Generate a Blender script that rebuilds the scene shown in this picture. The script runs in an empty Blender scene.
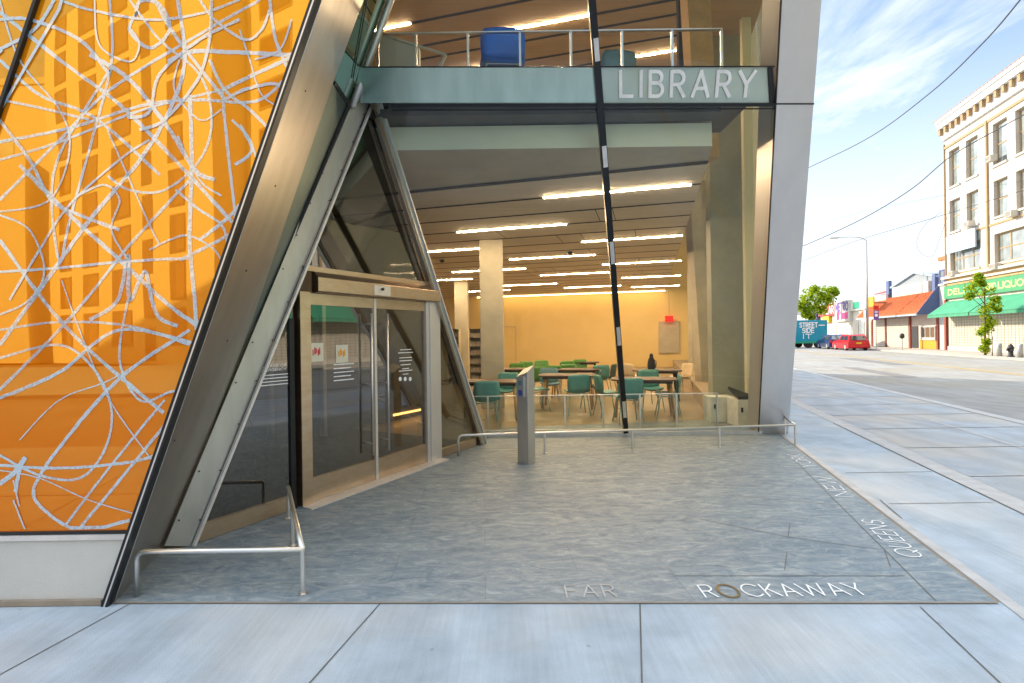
import bpy, math, random
from mathutils import Vector, Matrix
random.seed(7)
V3 = Vector
C = bpy.data.collections.new("scene"); bpy.context.scene.collection.children.link(C)
W, H = 1024, 683
F = 500.0; PX0, PY0 = 512.0, 337.0; CH = 1.6
RO = math.radians(0.8); rs, rc = math.sin(RO), math.cos(RO)
CAM = V3((0, 0, CH))

# ---------- measuring helpers: photo position -> point of a real plane ----------
def ray(px, py):
    u = (px - PX0) / F; v = (PY0 - py) / F
    return V3((u * rc + v * rs, 1.0, -u * rs + v * rc))
def onz(px, py, z=0.0):
    r = ray(px, py); return CAM + r * ((z - CH) / r.z)
def at(px, py, Y):
    return CAM + ray(px, py) * Y
def onpl(px, py, p, n):
    r = ray(px, py); return CAM + r * ((V3(p) - CAM).dot(V3(n)) / r.dot(V3(n)))
# street frame: o across (towards the far kerb), s along
E2 = V3((.266, .964, 0)).normalized(); NO = V3((E2.y, -E2.x, 0)); UP = V3((0, 0, 1))
def st(o, s, z=0.0): return NO * o + E2 * s + UP * z
def s_px(px, o, z=2.0):
    u = (px - PX0) / F; r = V3((u, 1, 0)); t = o / r.dot(NO); return (r * t).dot(E2)
def z_px(px, py, o):
    p = onpl(px, py, NO * o, NO); return p.z

# ---------- mesh builder ----------
class MB:
    def __init__(s): s.v = []; s.f = []; s.m = []; s.cm = 0
    def add(s, vs, fs):
        b = len(s.v); s.v += [V3(p) for p in vs]
        for f in fs: s.f.append([b + i for i in f]); s.m.append(s.cm)
        return s
    def poly(s, pts): return s.add(pts, [list(range(len(pts)))])
    def prism(s, pts, vec):
        n = len(pts); vec = V3(vec); a = [V3(p) for p in pts]; b = [p + vec for p in a]
        fs = [list(range(n)), list(range(2 * n - 1, n - 1, -1))]
        for i in range(n): j = (i + 1) % n; fs.append([i, i + n, j + n, j][::-1])
        return s.add(a + b, fs)
    def obox(s, c, ax, ay, az):
        c = V3(c); ax = V3(ax); ay = V3(ay); az = V3(az)
        vs = [c + ax * i + ay * j + az * k for k in (-1, 1) for j in (-1, 1) for i in (-1, 1)]
        return s.add(vs, [[0, 2, 3, 1], [4, 5, 7, 6], [0, 1, 5, 4], [2, 6, 7, 3], [0, 4, 6, 2], [1, 3, 7, 5]])
    def box(s, x0, x1, y0, y1, z0, z1):
        return s.obox(((x0+x1)/2, (y0+y1)/2, (z0+z1)/2), ((x1-x0)/2, 0, 0), (0, (y1-y0)/2, 0), (0, 0, (z1-z0)/2))
    def rbox(s, c, sx, sy, sz, a=0):   # centre of the bottom face
        ca, sa = math.cos(a), math.sin(a); c = V3(c) + V3((0, 0, sz / 2))
        return s.obox(c, (ca*sx/2, sa*sx/2, 0), (-sa*sy/2, ca*sy/2, 0), (0, 0, sz/2))
    def beam(s, p0, p1, w, h, side):   # side: direction of width w
        p0 = V3(p0); p1 = V3(p1); d = (p1 - p0); L = d.length; d.normalize()
        a = V3(side); a = (a - d * a.dot(d)).normalized(); b = d.cross(a)
        return s.obox((p0 + p1) / 2, a * w / 2, b * h / 2, d * L / 2)
    def tube(s, path, r, n=8, cap=True, r1=None):
        path = [V3(p) for p in path]; N = len(path); prev = None; b = len(s.v); vs = []; fs = []
        for i, p in enumerate(path):
            d = (path[min(i + 1, N - 1)] - path[max(i - 1, 0)]).normalized()
            if prev is None:
                a = V3((0, 0, 1)) if abs(d.z) < .9 else V3((1, 0, 0))
            else: a = prev
            a = (a - d * a.dot(d)).normalized(); prev = a; c = d.cross(a)
            rr = r if r1 is None else r + (r1 - r) * i / (N - 1)
            for k in range(n):
                t = 2 * math.pi * k / n; vs.append(p + (a * math.cos(t) + c * math.sin(t)) * rr)
        for i in range(N - 1):
            for k in range(n):
                k2 = (k + 1) % n; fs.append([i*n+k, i*n+k2, (i+1)*n+k2, (i+1)*n+k])
        if cap: fs.append(list(range(n))[::-1]); fs.append([(N-1)*n+k for k in range(n)])
        return s.add(vs, fs)
    def lathe(s, prof, c=(0, 0, 0), n=14):
        vs = []; fs = []; c = V3(c); N = len(prof)
        for r, z in prof:
            for k in range(n):
                t = 2*math.pi*k/n; vs.append(c + V3((r*math.cos(t), r*math.sin(t), z)))
        for i in range(N - 1):
            for k in range(n):
                k2 = (k+1) % n; fs.append([i*n+k, i*n+k2, (i+1)*n+k2, (i+1)*n+k])
        fs.append(list(range(n))[::-1]); fs.append([(N-1)*n+k for k in range(n)])
        return s.add(vs, fs)
    def ribbon(s, path, w, nrm, jit=0.0, lift=0.0):
        nrm = V3(nrm); path = [V3(p) for p in path]; vs = []; N = len(path)
        for i, p in enumerate(path):
            d = (path[min(i+1, N-1)] - path[max(i-1, 0)])
            if d.length < 1e-9: d = V3((1, 0, 0))
            a = nrm.cross(d.normalized()); ww = w * (1 + random.uniform(-jit, jit)) / 2; w2 = w * (1 + random.uniform(-jit, jit)) / 2
            vs += [p + a * ww + nrm * lift, p - a * w2 + nrm * lift]
        return s.add(vs, [[2*i, 2*i+1, 2*i+3, 2*i+2] for i in range(N-1)])
    def build(s, name, mats, parent=None, smooth=False, bevel=0, origin=None):
        if not isinstance(mats, (list, tuple)): mats = [mats]
        me = bpy.data.meshes.new(name); o = bpy.data.objects.new(name, me); C.objects.link(o)
        if parent is not None:
            off = V3((0, 0, 0)); q = parent
            while q is not None: off += q.location; q = q.parent
            if parent.get('_local'): off = V3((0, 0, 0))
            o.parent = parent
            if parent.get('_local'): o['_local'] = 1
        else:
            if origin is None:
                xs = [p.x for p in s.v]; ys = [p.y for p in s.v]; zs = [p.z for p in s.v]
                origin = ((min(xs)+max(xs))/2, (min(ys)+max(ys))/2, min(zs))
            off = V3(origin); o.location = off
        me.from_pydata([p - off for p in s.v], [], s.f)
        for m in mats: me.materials.append(m)
        me.polygons.foreach_set('material_index', s.m)
        if smooth: me.polygons.foreach_set('use_smooth', [True] * len(s.f))
        me.update()
        if bevel:
            b = o.modifiers.new('bevel', 'BEVEL'); b.width = bevel; b.segments = 2; b.limit_method = 'ANGLE'
        return o
def tag(o, label=None, cat=None, group=None, kind=None):
    if label: o['label'] = label
    if cat: o['category'] = cat
    if group: o['group'] = group
    if kind: o['kind'] = kind
    return o
def empty(name, loc, label, cat, group=None, rz=0, local=False):
    o = bpy.data.objects.new(name, None); C.objects.link(o); o.location = loc; o.rotation_euler = (0, 0, rz)
    if local: o['_local'] = 1
    return tag(o, label, cat, group)
def struct(o, label=None): o['kind'] = 'structure'; return o
def copy_tree(o, parent=None):
    c = o.copy(); C.objects.link(c); c.parent = parent
    for ch in list(o.children): copy_tree(ch, c)
    return c
def catmull(pts, n=10):
    P = [pts[0]] + list(pts) + [pts[-1]]; out = []
    for i in range(1, len(P) - 2):
        p0, p1, p2, p3 = [V3((*q, 0)) if len(q) == 2 else V3(q) for q in P[i-1:i+3]]
        for k in range(n):
            t = k / n
            out.append(.5*((2*p1)+(p2-p0)*t+(2*p0-5*p1+4*p2-p3)*t*t+(3*p1-p0-3*p2+p3)*t**3))
    q = P[-1]; out.append(V3((*q, 0)) if len(q) == 2 else V3(q)); return out

# ---------- materials ----------
def newmat(name):
    m = bpy.data.materials.new(name); m.use_nodes = True; nt = m.node_tree; nt.nodes.clear()
    out = nt.nodes.new('ShaderNodeOutputMaterial'); return m, nt, out
def N(nt, t, **kw):
    n = nt.nodes.new(t)
    for k, v in kw.items():
        if k in n.inputs: n.inputs[k].default_value = v
        else: setattr(n, k, v)
    return n
def col(c): return (c[0], c[1], c[2], 1)
def surf(name, c, rough=.6, metal=0, c2=None, scale=6, stretch=(1, 1, 1), bump=0, bscale=60, obj=False, spec=.5, det=6, lo=.35, hi=.65, rvar=0.0, c3=None, scale3=1.0, specks=0):
    m, nt, out = newmat(name); L = nt.links.new
    p = N(nt, 'ShaderNodeBsdfPrincipled'); p.inputs['Roughness'].default_value = rough; p.inputs['Metallic'].default_value = metal
    p.inputs['Specular IOR Level'].default_value = spec
    tc = N(nt, 'ShaderNodeTexCoord'); geo = N(nt, 'ShaderNodeNewGeometry')
    mp = N(nt, 'ShaderNodeMapping'); mp.inputs['Scale'].default_value = stretch
    L(tc.outputs['Object'] if obj else geo.outputs['Position'], mp.inputs['Vector'])
    nz = N(nt, 'ShaderNodeTexNoise'); nz.inputs['Scale'].default_value = scale; nz.inputs['Detail'].default_value = det; nz.inputs['Roughness'].default_value = .6
    L(mp.outputs[0], nz.inputs['Vector'])
    if c2 is None: c2 = tuple(x * .82 for x in c)
    mr = N(nt, 'ShaderNodeMapRange'); mr.inputs['From Min'].default_value = lo; mr.inputs['From Max'].default_value = hi
    L(nz.outputs['Fac'], mr.inputs['Value'])
    mx = N(nt, 'ShaderNodeMix', data_type='RGBA'); mx.inputs['A'].default_value = col(c); mx.inputs['B'].default_value = col(c2)
    L(mr.outputs[0], mx.inputs['Factor']); last = mx.outputs['Result']
    if c3 is not None:
        n3 = N(nt, 'ShaderNodeTexNoise'); n3.inputs['Scale'].default_value = scale3; n3.inputs['Detail'].default_value = 3
        L(geo.outputs['Position'] if not obj else tc.outputs['Object'], n3.inputs['Vector'])
        m3 = N(nt, 'ShaderNodeMapRange'); m3.inputs['From Min'].default_value = .45; m3.inputs['From Max'].default_value = .7; L(n3.outputs['Fac'], m3.inputs['Value'])
        x3 = N(nt, 'ShaderNodeMix', data_type='RGBA'); L(last, x3.inputs['A']); x3.inputs['B'].default_value = col(c3); L(m3.outputs[0], x3.inputs['Factor']); last = x3.outputs['Result']
    if specks:
        vo = N(nt, 'ShaderNodeTexVoronoi'); vo.inputs['Scale'].default_value = 3.6; vo.inputs['Randomness'].default_value = 1; L(geo.outputs['Position'], vo.inputs['Vector'])
        vn = N(nt, 'ShaderNodeTexNoise'); vn.inputs['Scale'].default_value = 30; L(geo.outputs['Position'], vn.inputs['Vector'])
        ma = N(nt, 'ShaderNodeMath', operation='MULTIPLY_ADD'); ma.inputs[1].default_value = .05; L(vn.outputs['Fac'], ma.inputs[0]); L(vo.outputs['Distance'], ma.inputs[2])
        ms = N(nt, 'ShaderNodeMapRange'); ms.inputs['From Min'].default_value = .055; ms.inputs['From Max'].default_value = .075; ms.inputs['To Min'].default_value = .35; ms.inputs['To Max'].default_value = 0; L(ma.outputs[0], ms.inputs['Value'])
        xs = N(nt, 'ShaderNodeMix', data_type='RGBA'); L(last, xs.inputs['A']); xs.inputs['B'].default_value = (.16, .15, .14, 1); L(ms.outputs[0], xs.inputs['Factor']); last = xs.outputs['Result']
        gn = N(nt, 'ShaderNodeTexNoise'); gn.inputs['Scale'].default_value = 220; gn.inputs['Detail'].default_value = 2; L(geo.outputs['Position'], gn.inputs['Vector'])
        gm = N(nt, 'ShaderNodeMapRange'); gm.inputs['From Min'].default_value = .3; gm.inputs['From Max'].default_value = .7; gm.inputs['To Min'].default_value = .88; gm.inputs['To Max'].default_value = 1.1; L(gn.outputs['Fac'], gm.inputs['Value'])
        wv = N(nt, 'ShaderNodeTexWave'); wv.inputs['Scale'].default_value = .45; wv.inputs['Distortion'].default_value = 14; wv.inputs['Detail'].default_value = 5; L(geo.outputs['Position'], wv.inputs['Vector'])
        wm = N(nt, 'ShaderNodeMapRange'); wm.inputs['To Min'].default_value = .93; wm.inputs['To Max'].default_value = 1.05; L(wv.outputs['Fac'], wm.inputs['Value'])
        mpb = N(nt, 'ShaderNodeMapping'); mpb.inputs['Rotation'].default_value = (0, 0, .55); mpb.inputs['Scale'].default_value = (14, .9, 1); L(geo.outputs['Position'], mpb.inputs['Vector'])
        nb2 = N(nt, 'ShaderNodeTexNoise'); nb2.inputs['Scale'].default_value = 2.2; nb2.inputs['Detail'].default_value = 8; nb2.inputs['Roughness'].default_value = .7; L(mpb.outputs[0], nb2.inputs['Vector'])
        bm2 = N(nt, 'ShaderNodeMapRange'); bm2.inputs['From Min'].default_value = .3; bm2.inputs['From Max'].default_value = .7; bm2.inputs['To Min'].default_value = .90; bm2.inputs['To Max'].default_value = 1.08; L(nb2.outputs['Fac'], bm2.inputs['Value'])
        m0 = N(nt, 'ShaderNodeMath', operation='MULTIPLY'); L(gm.outputs[0], m0.inputs[0]); L(bm2.outputs[0], m0.inputs[1])
        mm = N(nt, 'ShaderNodeMath', operation='MULTIPLY'); L(m0.outputs[0], mm.inputs[0]); L(wm.outputs[0], mm.inputs[1])
        sm = N(nt, 'ShaderNodeVectorMath', operation='SCALE'); L(last, sm.inputs[0]); L(mm.outputs[0], sm.inputs['Scale']); last = sm.outputs[0]
    L(last, p.inputs['Base Color'])
    if rvar:
        r2 = N(nt, 'ShaderNodeMapRange'); r2.inputs['To Min'].default_value = max(.02, rough - rvar); r2.inputs['To Max'].default_value = rough + rvar
        L(nz.outputs['Fac'], r2.inputs['Value']); L(r2.outputs[0], p.inputs['Roughness'])
    if bump:
        bn = N(nt, 'ShaderNodeTexNoise'); bn.inputs['Scale'].default_value = bscale; bn.inputs['Detail'].default_value = 4
        L(mp.outputs[0], bn.inputs['Vector'])
        b = N(nt, 'ShaderNodeBump'); b.inputs['Strength'].default_value = bump; b.inputs['Distance'].default_value = .01
        L(bn.outputs['Fac'], b.inputs['Height']); L(b.outputs[0], p.inputs['Normal'])
    L(p.outputs[0], out.inputs['Surface']); return m
def schlick(nt, r0, mul=1.0):
    L = nt.links.new; lw = N(nt, 'ShaderNodeLayerWeight'); lw.inputs['Blend'].default_value = .5
    pw = N(nt, 'ShaderNodeMath', operation='POWER'); pw.inputs[1].default_value = 5; L(lw.outputs['Facing'], pw.inputs[0])
    mr = N(nt, 'ShaderNodeMapRange'); mr.inputs['To Min'].default_value = r0; mr.inputs['To Max'].default_value = mul; L(pw.outputs[0], mr.inputs['Value'])
    return mr.outputs[0]
def glass(name, tint, r0=.1, rough=0.0, gl=(1, 1, 1), wob=0.0):
    m, nt, out = newmat(name); L = nt.links.new
    t = N(nt, 'ShaderNodeBsdfTransparent'); t.inputs[0].default_value = col(tint)
    g = N(nt, 'ShaderNodeBsdfGlossy'); g.inputs['Color'].default_value = col(gl); g.inputs['Roughness'].default_value = rough
    if wob: wobble(nt, g, wob)
    mx = N(nt, 'ShaderNodeMixShader'); L(schlick(nt, r0), mx.inputs[0]); L(t.outputs[0], mx.inputs[1]); L(g.outputs[0], mx.inputs[2])
    L(mx.outputs[0], out.inputs['Surface']); return m
def wobble(nt, g, wob, sc=.8):
    L = nt.links.new; geo = N(nt, 'ShaderNodeNewGeometry'); nz = N(nt, 'ShaderNodeTexNoise'); nz.inputs['Scale'].default_value = sc; nz.inputs['Detail'].default_value = 1
    L(geo.outputs['Position'], nz.inputs['Vector']); b = N(nt, 'ShaderNodeBump'); b.inputs['Strength'].default_value = 1; b.inputs['Distance'].default_value = wob
    L(nz.outputs['Fac'], b.inputs['Height']); L(b.outputs[0], g.inputs['Normal'])
def coated(name, c, r0, c2=None, rough=.0, emis=0, wob=.004, gl=(1, 1, 1), grad=None):
    m, nt, out = newmat(name); L = nt.links.new
    d = N(nt, 'ShaderNodeBsdfDiffuse'); d.inputs[0].default_value = col(c)
    geo = N(nt, 'ShaderNodeNewGeometry')
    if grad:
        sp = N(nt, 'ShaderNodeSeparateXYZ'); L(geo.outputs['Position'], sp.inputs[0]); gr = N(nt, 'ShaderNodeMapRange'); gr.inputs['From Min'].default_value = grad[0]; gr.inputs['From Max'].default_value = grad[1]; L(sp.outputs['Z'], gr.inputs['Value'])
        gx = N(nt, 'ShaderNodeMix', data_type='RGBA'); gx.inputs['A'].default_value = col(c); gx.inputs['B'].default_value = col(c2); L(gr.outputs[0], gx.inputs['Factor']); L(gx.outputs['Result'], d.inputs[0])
    elif c2:
        nz = N(nt, 'ShaderNodeTexNoise'); nz.inputs['Scale'].default_value = 1.1; nz.inputs['Detail'].default_value = 5; L(geo.outputs['Position'], nz.inputs['Vector'])
        mr = N(nt, 'ShaderNodeMapRange'); mr.inputs['From Min'].default_value = .35; mr.inputs['From Max'].default_value = .65; L(nz.outputs['Fac'], mr.inputs['Value'])
        mx = N(nt, 'ShaderNodeMix', data_type='RGBA'); mx.inputs['A'].default_value = col(c); mx.inputs['B'].default_value = col(c2); L(mr.outputs[0], mx.inputs['Factor']); L(mx.outputs['Result'], d.inputs[0])
    g = N(nt, 'ShaderNodeBsdfGlossy'); g.inputs['Roughness'].default_value = rough; g.inputs['Color'].default_value = col(gl)
    if wob: wobble(nt, g, wob)
    ms = N(nt, 'ShaderNodeMixShader'); L(schlick(nt, r0), ms.inputs[0]); L(d.outputs[0], ms.inputs[1]); L(g.outputs[0], ms.inputs[2])
    L(ms.outputs[0], out.inputs['Surface']); return m
def _e(): pass
def emit(name, c, s):
    m, nt, out = newmat(name); e = N(nt, 'ShaderNodeEmission'); e.inputs[0].default_value = col(c); e.inputs[1].default_value = s
    nt.links.new(e.outputs[0], out.inputs['Surface']); return m

M = {}
M['concrete_walk'] = surf('concrete_walk', (.43, .51, .58), .85, c2=(.36, .425, .48), scale=2.6, c3=(.52, .54, .54), scale3=.9, bump=.5, bscale=120, stretch=(1, 1.6, 1), det=10, specks=1)
M['concrete_flag'] = surf('concrete_flag', (.41, .46, .50), .85, c2=(.335, .37, .405), scale=1.6, c3=(.47, .44, .39), scale3=.6, bump=.4, bscale=80, det=10, specks=1)
M['concrete_tan'] = surf('concrete_tan', (.50, .42, .32), .85, c2=(.38, .33, .27), scale=5, bump=.3)
M['joint'] = surf('joint', (.15, .145, .135), .9, c2=(.09, .09, .085), scale=3)
M['joint_slate'] = surf('joint_slate', (.17, .17, .165), .9)
M['joint_soft'] = surf('joint_soft', (.30, .29, .27), .9)
M['joint_light'] = surf('joint_light', (.52, .52, .51), .9)
M['joint_tan'] = surf('joint_tan', (.30, .25, .19), .9)
M['asphalt'] = surf('asphalt', (.34, .335, .32), .9, c2=(.27, .265, .255), scale=.5, c3=(.30, .27, .22), scale3=.25, bump=.4, bscale=70, specks=1)
M['ground_far'] = surf('ground_far', (.20, .20, .18), .95, scale=.3)
M['yellow_paint'] = surf('yellow_paint', (.62, .42, .12), .8, c2=(.5, .36, .15), scale=9)
M['white_paint'] = surf('white_paint', (.7, .7, .68), .8)
# slate paving with its own veins
def slate():
    m, nt, out = newmat('slate'); L = nt.links.new; geo = N(nt, 'ShaderNodeNewGeometry')
    p = N(nt, 'ShaderNodeBsdfPrincipled'); p.inputs['Roughness'].default_value = .55; p.inputs['Specular IOR Level'].default_value = .4
    mp = N(nt, 'ShaderNodeMapping'); mp.inputs['Scale'].default_value = (1, 2.6, 1); mp.inputs['Rotation'].default_value = (0, 0, .2); L(geo.outputs['Position'], mp.inputs['Vector'])
    a = N(nt, 'ShaderNodeTexNoise'); a.inputs['Scale'].default_value = 3.6; a.inputs['Detail'].default_value = 12; a.inputs['Roughness'].default_value = .68; a.inputs['Distortion'].default_value = 1.6; L(mp.outputs[0], a.inputs['Vector'])
    cr = N(nt, 'ShaderNodeValToRGB'); L(a.outputs['Fac'], cr.inputs[0]); e = cr.color_ramp.elements
    e[0].position = .30; e[0].color = (.115, .155, .19, 1); e[1].position = .68; e[1].color = (.345, .41, .455, 1)
    k = e.new(.48); k.color = (.20, .257, .295, 1); k = e.new(.57); k.color = (.27, .305, .315, 1)
    b = N(nt, 'ShaderNodeTexNoise'); b.inputs['Scale'].default_value = 9; b.inputs['Detail'].default_value = 8; b.inputs['Distortion'].default_value = 2.5; L(mp.outputs[0], b.inputs['Vector'])
    mb = N(nt, 'ShaderNodeMapRange'); mb.inputs['From Min'].default_value = .55; mb.inputs['From Max'].default_value = .75; mb.inputs['To Max'].default_value = .55; L(b.outputs['Fac'], mb.inputs['Value'])
    x = N(nt, 'ShaderNodeMix', data_type='RGBA'); L(cr.outputs[0], x.inputs['A']); x.inputs['B'].default_value = (.44, .50, .53, 1); L(mb.outputs[0], x.inputs['Factor'])
    # slab to slab tone and the joints, laid along the entrance
    mp2 = N(nt, 'ShaderNodeMapping'); mp2.inputs['Rotation'].default_value = (0, 0, -.06); L(geo.outputs['Position'], mp2.inputs['Vector'])
    br = N(nt, 'ShaderNodeTexBrick'); br.inputs['Scale'].default_value = 1; br.inputs['Brick Width'].default_value = 1.25; br.inputs['Row Height'].default_value = .42; br.inputs['Mortar Size'].default_value = .0025
    br.inputs['Color1'].default_value = (.93, .935, .94, 1); br.inputs['Color2'].default_value = (1.06, 1.05, 1.03, 1); br.inputs['Mortar'].default_value = (.74, .72, .68, 1); L(mp2.outputs[0], br.inputs['Vector'])
    mu = N(nt, 'ShaderNodeMix', data_type='RGBA', blend_type='MULTIPLY'); mu.inputs['Factor'].default_value = 1; L(x.outputs['Result'], mu.inputs['A']); L(br.outputs[0], mu.inputs['B'])
    L(mu.outputs['Result'], p.inputs['Base Color'])
    bm = N(nt, 'ShaderNodeBump'); bm.inputs['Strength'].default_value = .5; bm.inputs['Distance'].default_value = .006; L(a.outputs['Fac'], bm.inputs['Height']); L(bm.outputs[0], p.inputs['Normal'])
    L(p.outputs[0], out.inputs['Surface']); return m
M['slate'] = slate()
M['plinth'] = surf('plinth_concrete', (.52, .53, .51), .8, c2=(.44, .44, .42), scale=3, bump=.2, c3=(.58, .57, .53), scale3=1.5)
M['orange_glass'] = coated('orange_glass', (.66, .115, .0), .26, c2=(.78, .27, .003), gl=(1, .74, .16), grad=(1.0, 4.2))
def chalk():
    m, nt, out = newmat('scribble_paint'); L = nt.links.new; geo = N(nt, 'ShaderNodeNewGeometry')
    d = N(nt, 'ShaderNodeBsdfDiffuse'); d.inputs[0].default_value = (.50, .66, .80, 1); g = N(nt, 'ShaderNodeBsdfGlossy'); g.inputs['Roughness'].default_value = 0; g.inputs['Color'].default_value = (1, .88, .7, 1)
    a = N(nt, 'ShaderNodeMixShader'); L(schlick(nt, .28), a.inputs[0]); L(d.outputs[0], a.inputs[1]); L(g.outputs[0], a.inputs[2])
    n1 = N(nt, 'ShaderNodeTexNoise'); n1.inputs['Scale'].default_value = 60; n1.inputs['Detail'].default_value = 3; L(geo.outputs['Position'], n1.inputs['Vector'])
    n2 = N(nt, 'ShaderNodeTexNoise'); n2.inputs['Scale'].default_value = 1.6; n2.inputs['Detail'].default_value = 2; L(geo.outputs['Position'], n2.inputs['Vector'])
    ad = N(nt, 'ShaderNodeMath', operation='ADD'); L(n1.outputs['Fac'], ad.inputs[0]); L(n2.outputs['Fac'], ad.inputs[1])
    mr = N(nt, 'ShaderNodeMapRange'); mr.inputs['From Min'].default_value = .84; mr.inputs['From Max'].default_value = 1.04; mr.inputs['To Min'].default_value = .55; mr.inputs['To Max'].default_value = .88; L(ad.outputs[0], mr.inputs['Value'])
    t = N(nt, 'ShaderNodeBsdfTransparent'); x = N(nt, 'ShaderNodeMixShader'); L(mr.outputs[0], x.inputs[0]); L(t.outputs[0], x.inputs[1]); L(a.outputs[0], x.inputs[2]); L(x.outputs[0], out.inputs['Surface']); return m
M['scribble'] = None
M['scribble'] = chalk()
M['steel'] = surf('brushed_steel', (.56, .535, .50), .36, 1, c2=(.47, .45, .42), scale=3, stretch=(1, 1, .25), rvar=.08)
M['steel_blue'] = surf('blue_grey_steel', (.52, .53, .51), .42, .8, c2=(.43, .44, .42), scale=4, stretch=(1, 1, .3), rvar=.08)
M['steel_green'] = surf('green_grey_steel', (.25, .34, .34), .4, 1, c2=(.21, .29, .29), scale=3)
M['steel_pale'] = surf('pale_steel', (.72, .70, .68), .42, .75, c2=(.66, .64, .63), scale=2, stretch=(1, 1, .3), rvar=.06)
M['stainless'] = surf('stainless', (.74, .73, .70), .36, 1, c2=(.68, .67, .64), scale=3, rvar=.03)
M['pedestal'] = surf('pedestal_steel', (.60, .585, .55), .40, .9, c2=(.50, .485, .455), scale=6, stretch=(1, 1, .2), rvar=.06)
M['bronze'] = surf('champagne_metal', (.57, .46, .35), .34, 1, c2=(.50, .375, .265), scale=5, stretch=(1, 1, 3), rvar=.08)
M['edge_light'] = surf('light_edge', (.78, .76, .74), .45, .6)
M['black_metal'] = surf('black_metal', (.015, .017, .02), .35, .3)
M['gasket'] = surf('black_gasket', (.01, .011, .013), .6)
M['glass_main'] = glass('glass_main', (.90, .95, .92), .05, wob=.003)
M['glass_dark'] = glass('glass_dark', (.36, .38, .35), .15, wob=.003)
M['glass_gable'] = glass('glass_gable', (.14, .16, .13), .17, wob=.006)
M['glass_green'] = coated('glass_green', (.03, .09, .06), .14, gl=(.8, 1, .88))
M['spandrel'] = coated('spandrel_reflect_pale', (.44, .52, .45), .16, c2=(.36, .44, .37), gl=(.9, 1, .95), rough=.08)  # paler right panel, darker left: the band's reflection gradient put into two materials
M['spandrel_dark'] = surf('spandrel_reflect_dark', (.46, .56, .49), .24, 1, c2=(.38, .48, .42), scale=2, stretch=(3, 1, .2), rvar=.06)
M['white_letter'] = surf('white_letter', (.95, .97, .97), .5)
M['faint_letter'] = surf('faint_letter', (.50, .51, .50), .6)
M['ceiling'] = surf('timber_ceiling', (.72, .64, .54), .6, c2=(.64, .56, .46), scale=2, stretch=(.3, 5, 1))
M['slot'] = surf('ceiling_slot', (.02, .02, .022), .8)
M['cream'] = surf('cream_plaster', (.74, .74, .56), .7, c2=(.70, .70, .52), scale=1.5)
M['tan_soffit'] = surf('tan_soffit', (.56, .49, .38), .7, c2=(.46, .40, .31), scale=1.5)
M['wall_yellow'] = surf('yellow_wall', (.82, .62, .27), .7, c2=(.78, .58, .24), scale=.8)
M['wall_dark'] = surf('dark_wall', (.08, .07, .05), .6)
M['int_floor'] = surf('polished_floor', (.30, .225, .13), .3, c2=(.24, .18, .10), scale=1.2, rvar=.08)
M['dark_floor'] = surf('dark_mat_floor', (.06, .06, .06), .8)
M['concrete_col'] = surf('cast_concrete', (.50, .46, .35), .75, c2=(.38, .36, .29), scale=1.5, bump=.15, bscale=20)
M['bench'] = surf('tan_bench', (.42, .33, .22), .6)
M['pier_green'] = surf('green_grey_concrete', (.36, .38, .31), .75, c2=(.29, .31, .25), scale=1.5, bump=.15, bscale=20)
M['strip'] = emit('light_strip', (1, .68, .40), 105)
M['teal'] = surf('teal_plastic', (.10, .33, .31), .45, obj=True)
M['green'] = surf('green_plastic', (.10, .30, .05), .5, obj=True)
M['dark_teal'] = surf('dark_teal_plastic', (.06, .12, .12), .5, obj=True)
M['blue'] = surf('blue_plastic', (.005, .22, .95), .4, obj=True)
M['pale_blue'] = surf('pale_blue_plastic', (.12, .26, .30), .5, obj=True)
M['cream_pl'] = surf('cream_plastic', (.75, .62, .42), .5, obj=True)
M['wood_top'] = surf('walnut_top', (.10, .055, .025), .55, c2=(.07, .036, .016), scale=4, stretch=(1, 8, 1), obj=True)
M['wood_leg'] = surf('oak_leg', (.55, .32, .10), .5, obj=True)
M['white_box'] = surf('white_laminate', (.80, .84, .80), .5)
M['book'] = surf('book_spines', (.35, .30, .22), .7, c2=(.05, .05, .06), scale=30, stretch=(3, 3, .2), lo=.45, hi=.55)
M['skin'] = surf('skin', (.45, .27, .18), .6)
M['black_cloth'] = surf('black_cloth', (.012, .012, .018), .85)
M['red_emit'] = emit('exit_red', (1, .02, .01), .8)
M['bldg_white'] = surf('white_brick', (.64, .60, .54), .85, c2=(.56, .52, .46), scale=1.4, c3=(.60, .55, .48), scale3=.5)
M['bldg_tan'] = surf('tan_brick', (.60, .40, .20), .85, c2=(.50, .33, .16), scale=4, stretch=(1, 1, .2))
M['bldg_grey'] = surf('grey_render', (.50, .50, .50), .85)
M['trim_tan'] = surf('tan_trim', (.42, .29, .16), .8)
M['win_glass'] = coated('house_window', (.10, .12, .12), .25, gl=(.95, 1, 1))
M['blind'] = coated('pale_blind', (.34, .38, .36), .25, c2=(.16, .19, .19))
M['awning_green'] = surf('green_awning', (.05, .31, .17), .7, c2=(.04, .25, .13), scale=2)
M['sign_green'] = surf('green_sign', (.04, .30, .12), .6)
M['shutter'] = surf('rolling_shutter', (.60, .55, .46), .6, c2=(.52, .47, .39), scale=2)
M['shutter_line'] = surf('shutter_shadow_line', (.30, .27, .22), .7)
M['tile_orange'] = surf('orange_roof_tile', (.62, .19, .07), .8, c2=(.48, .14, .05), scale=6)
M['blue_paint'] = surf('blue_paint', (.06, .10, .38), .6)
M['blue_dull'] = surf('dull_blue', (.10, .14, .30), .7)
M['blue_pale'] = surf('pale_blue_paint', (.38, .52, .66), .6)
M['red_paint'] = surf('red_paint', (.62, .02, .03), .4)
M['red_brown'] = surf('red_brown_paint', (.30, .06, .04), .7)
M['purple'] = surf('purple_paint', (.16, .08, .38), .5)
M['pink'] = surf('pink_paint', (.70, .03, .22), .5)
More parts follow.
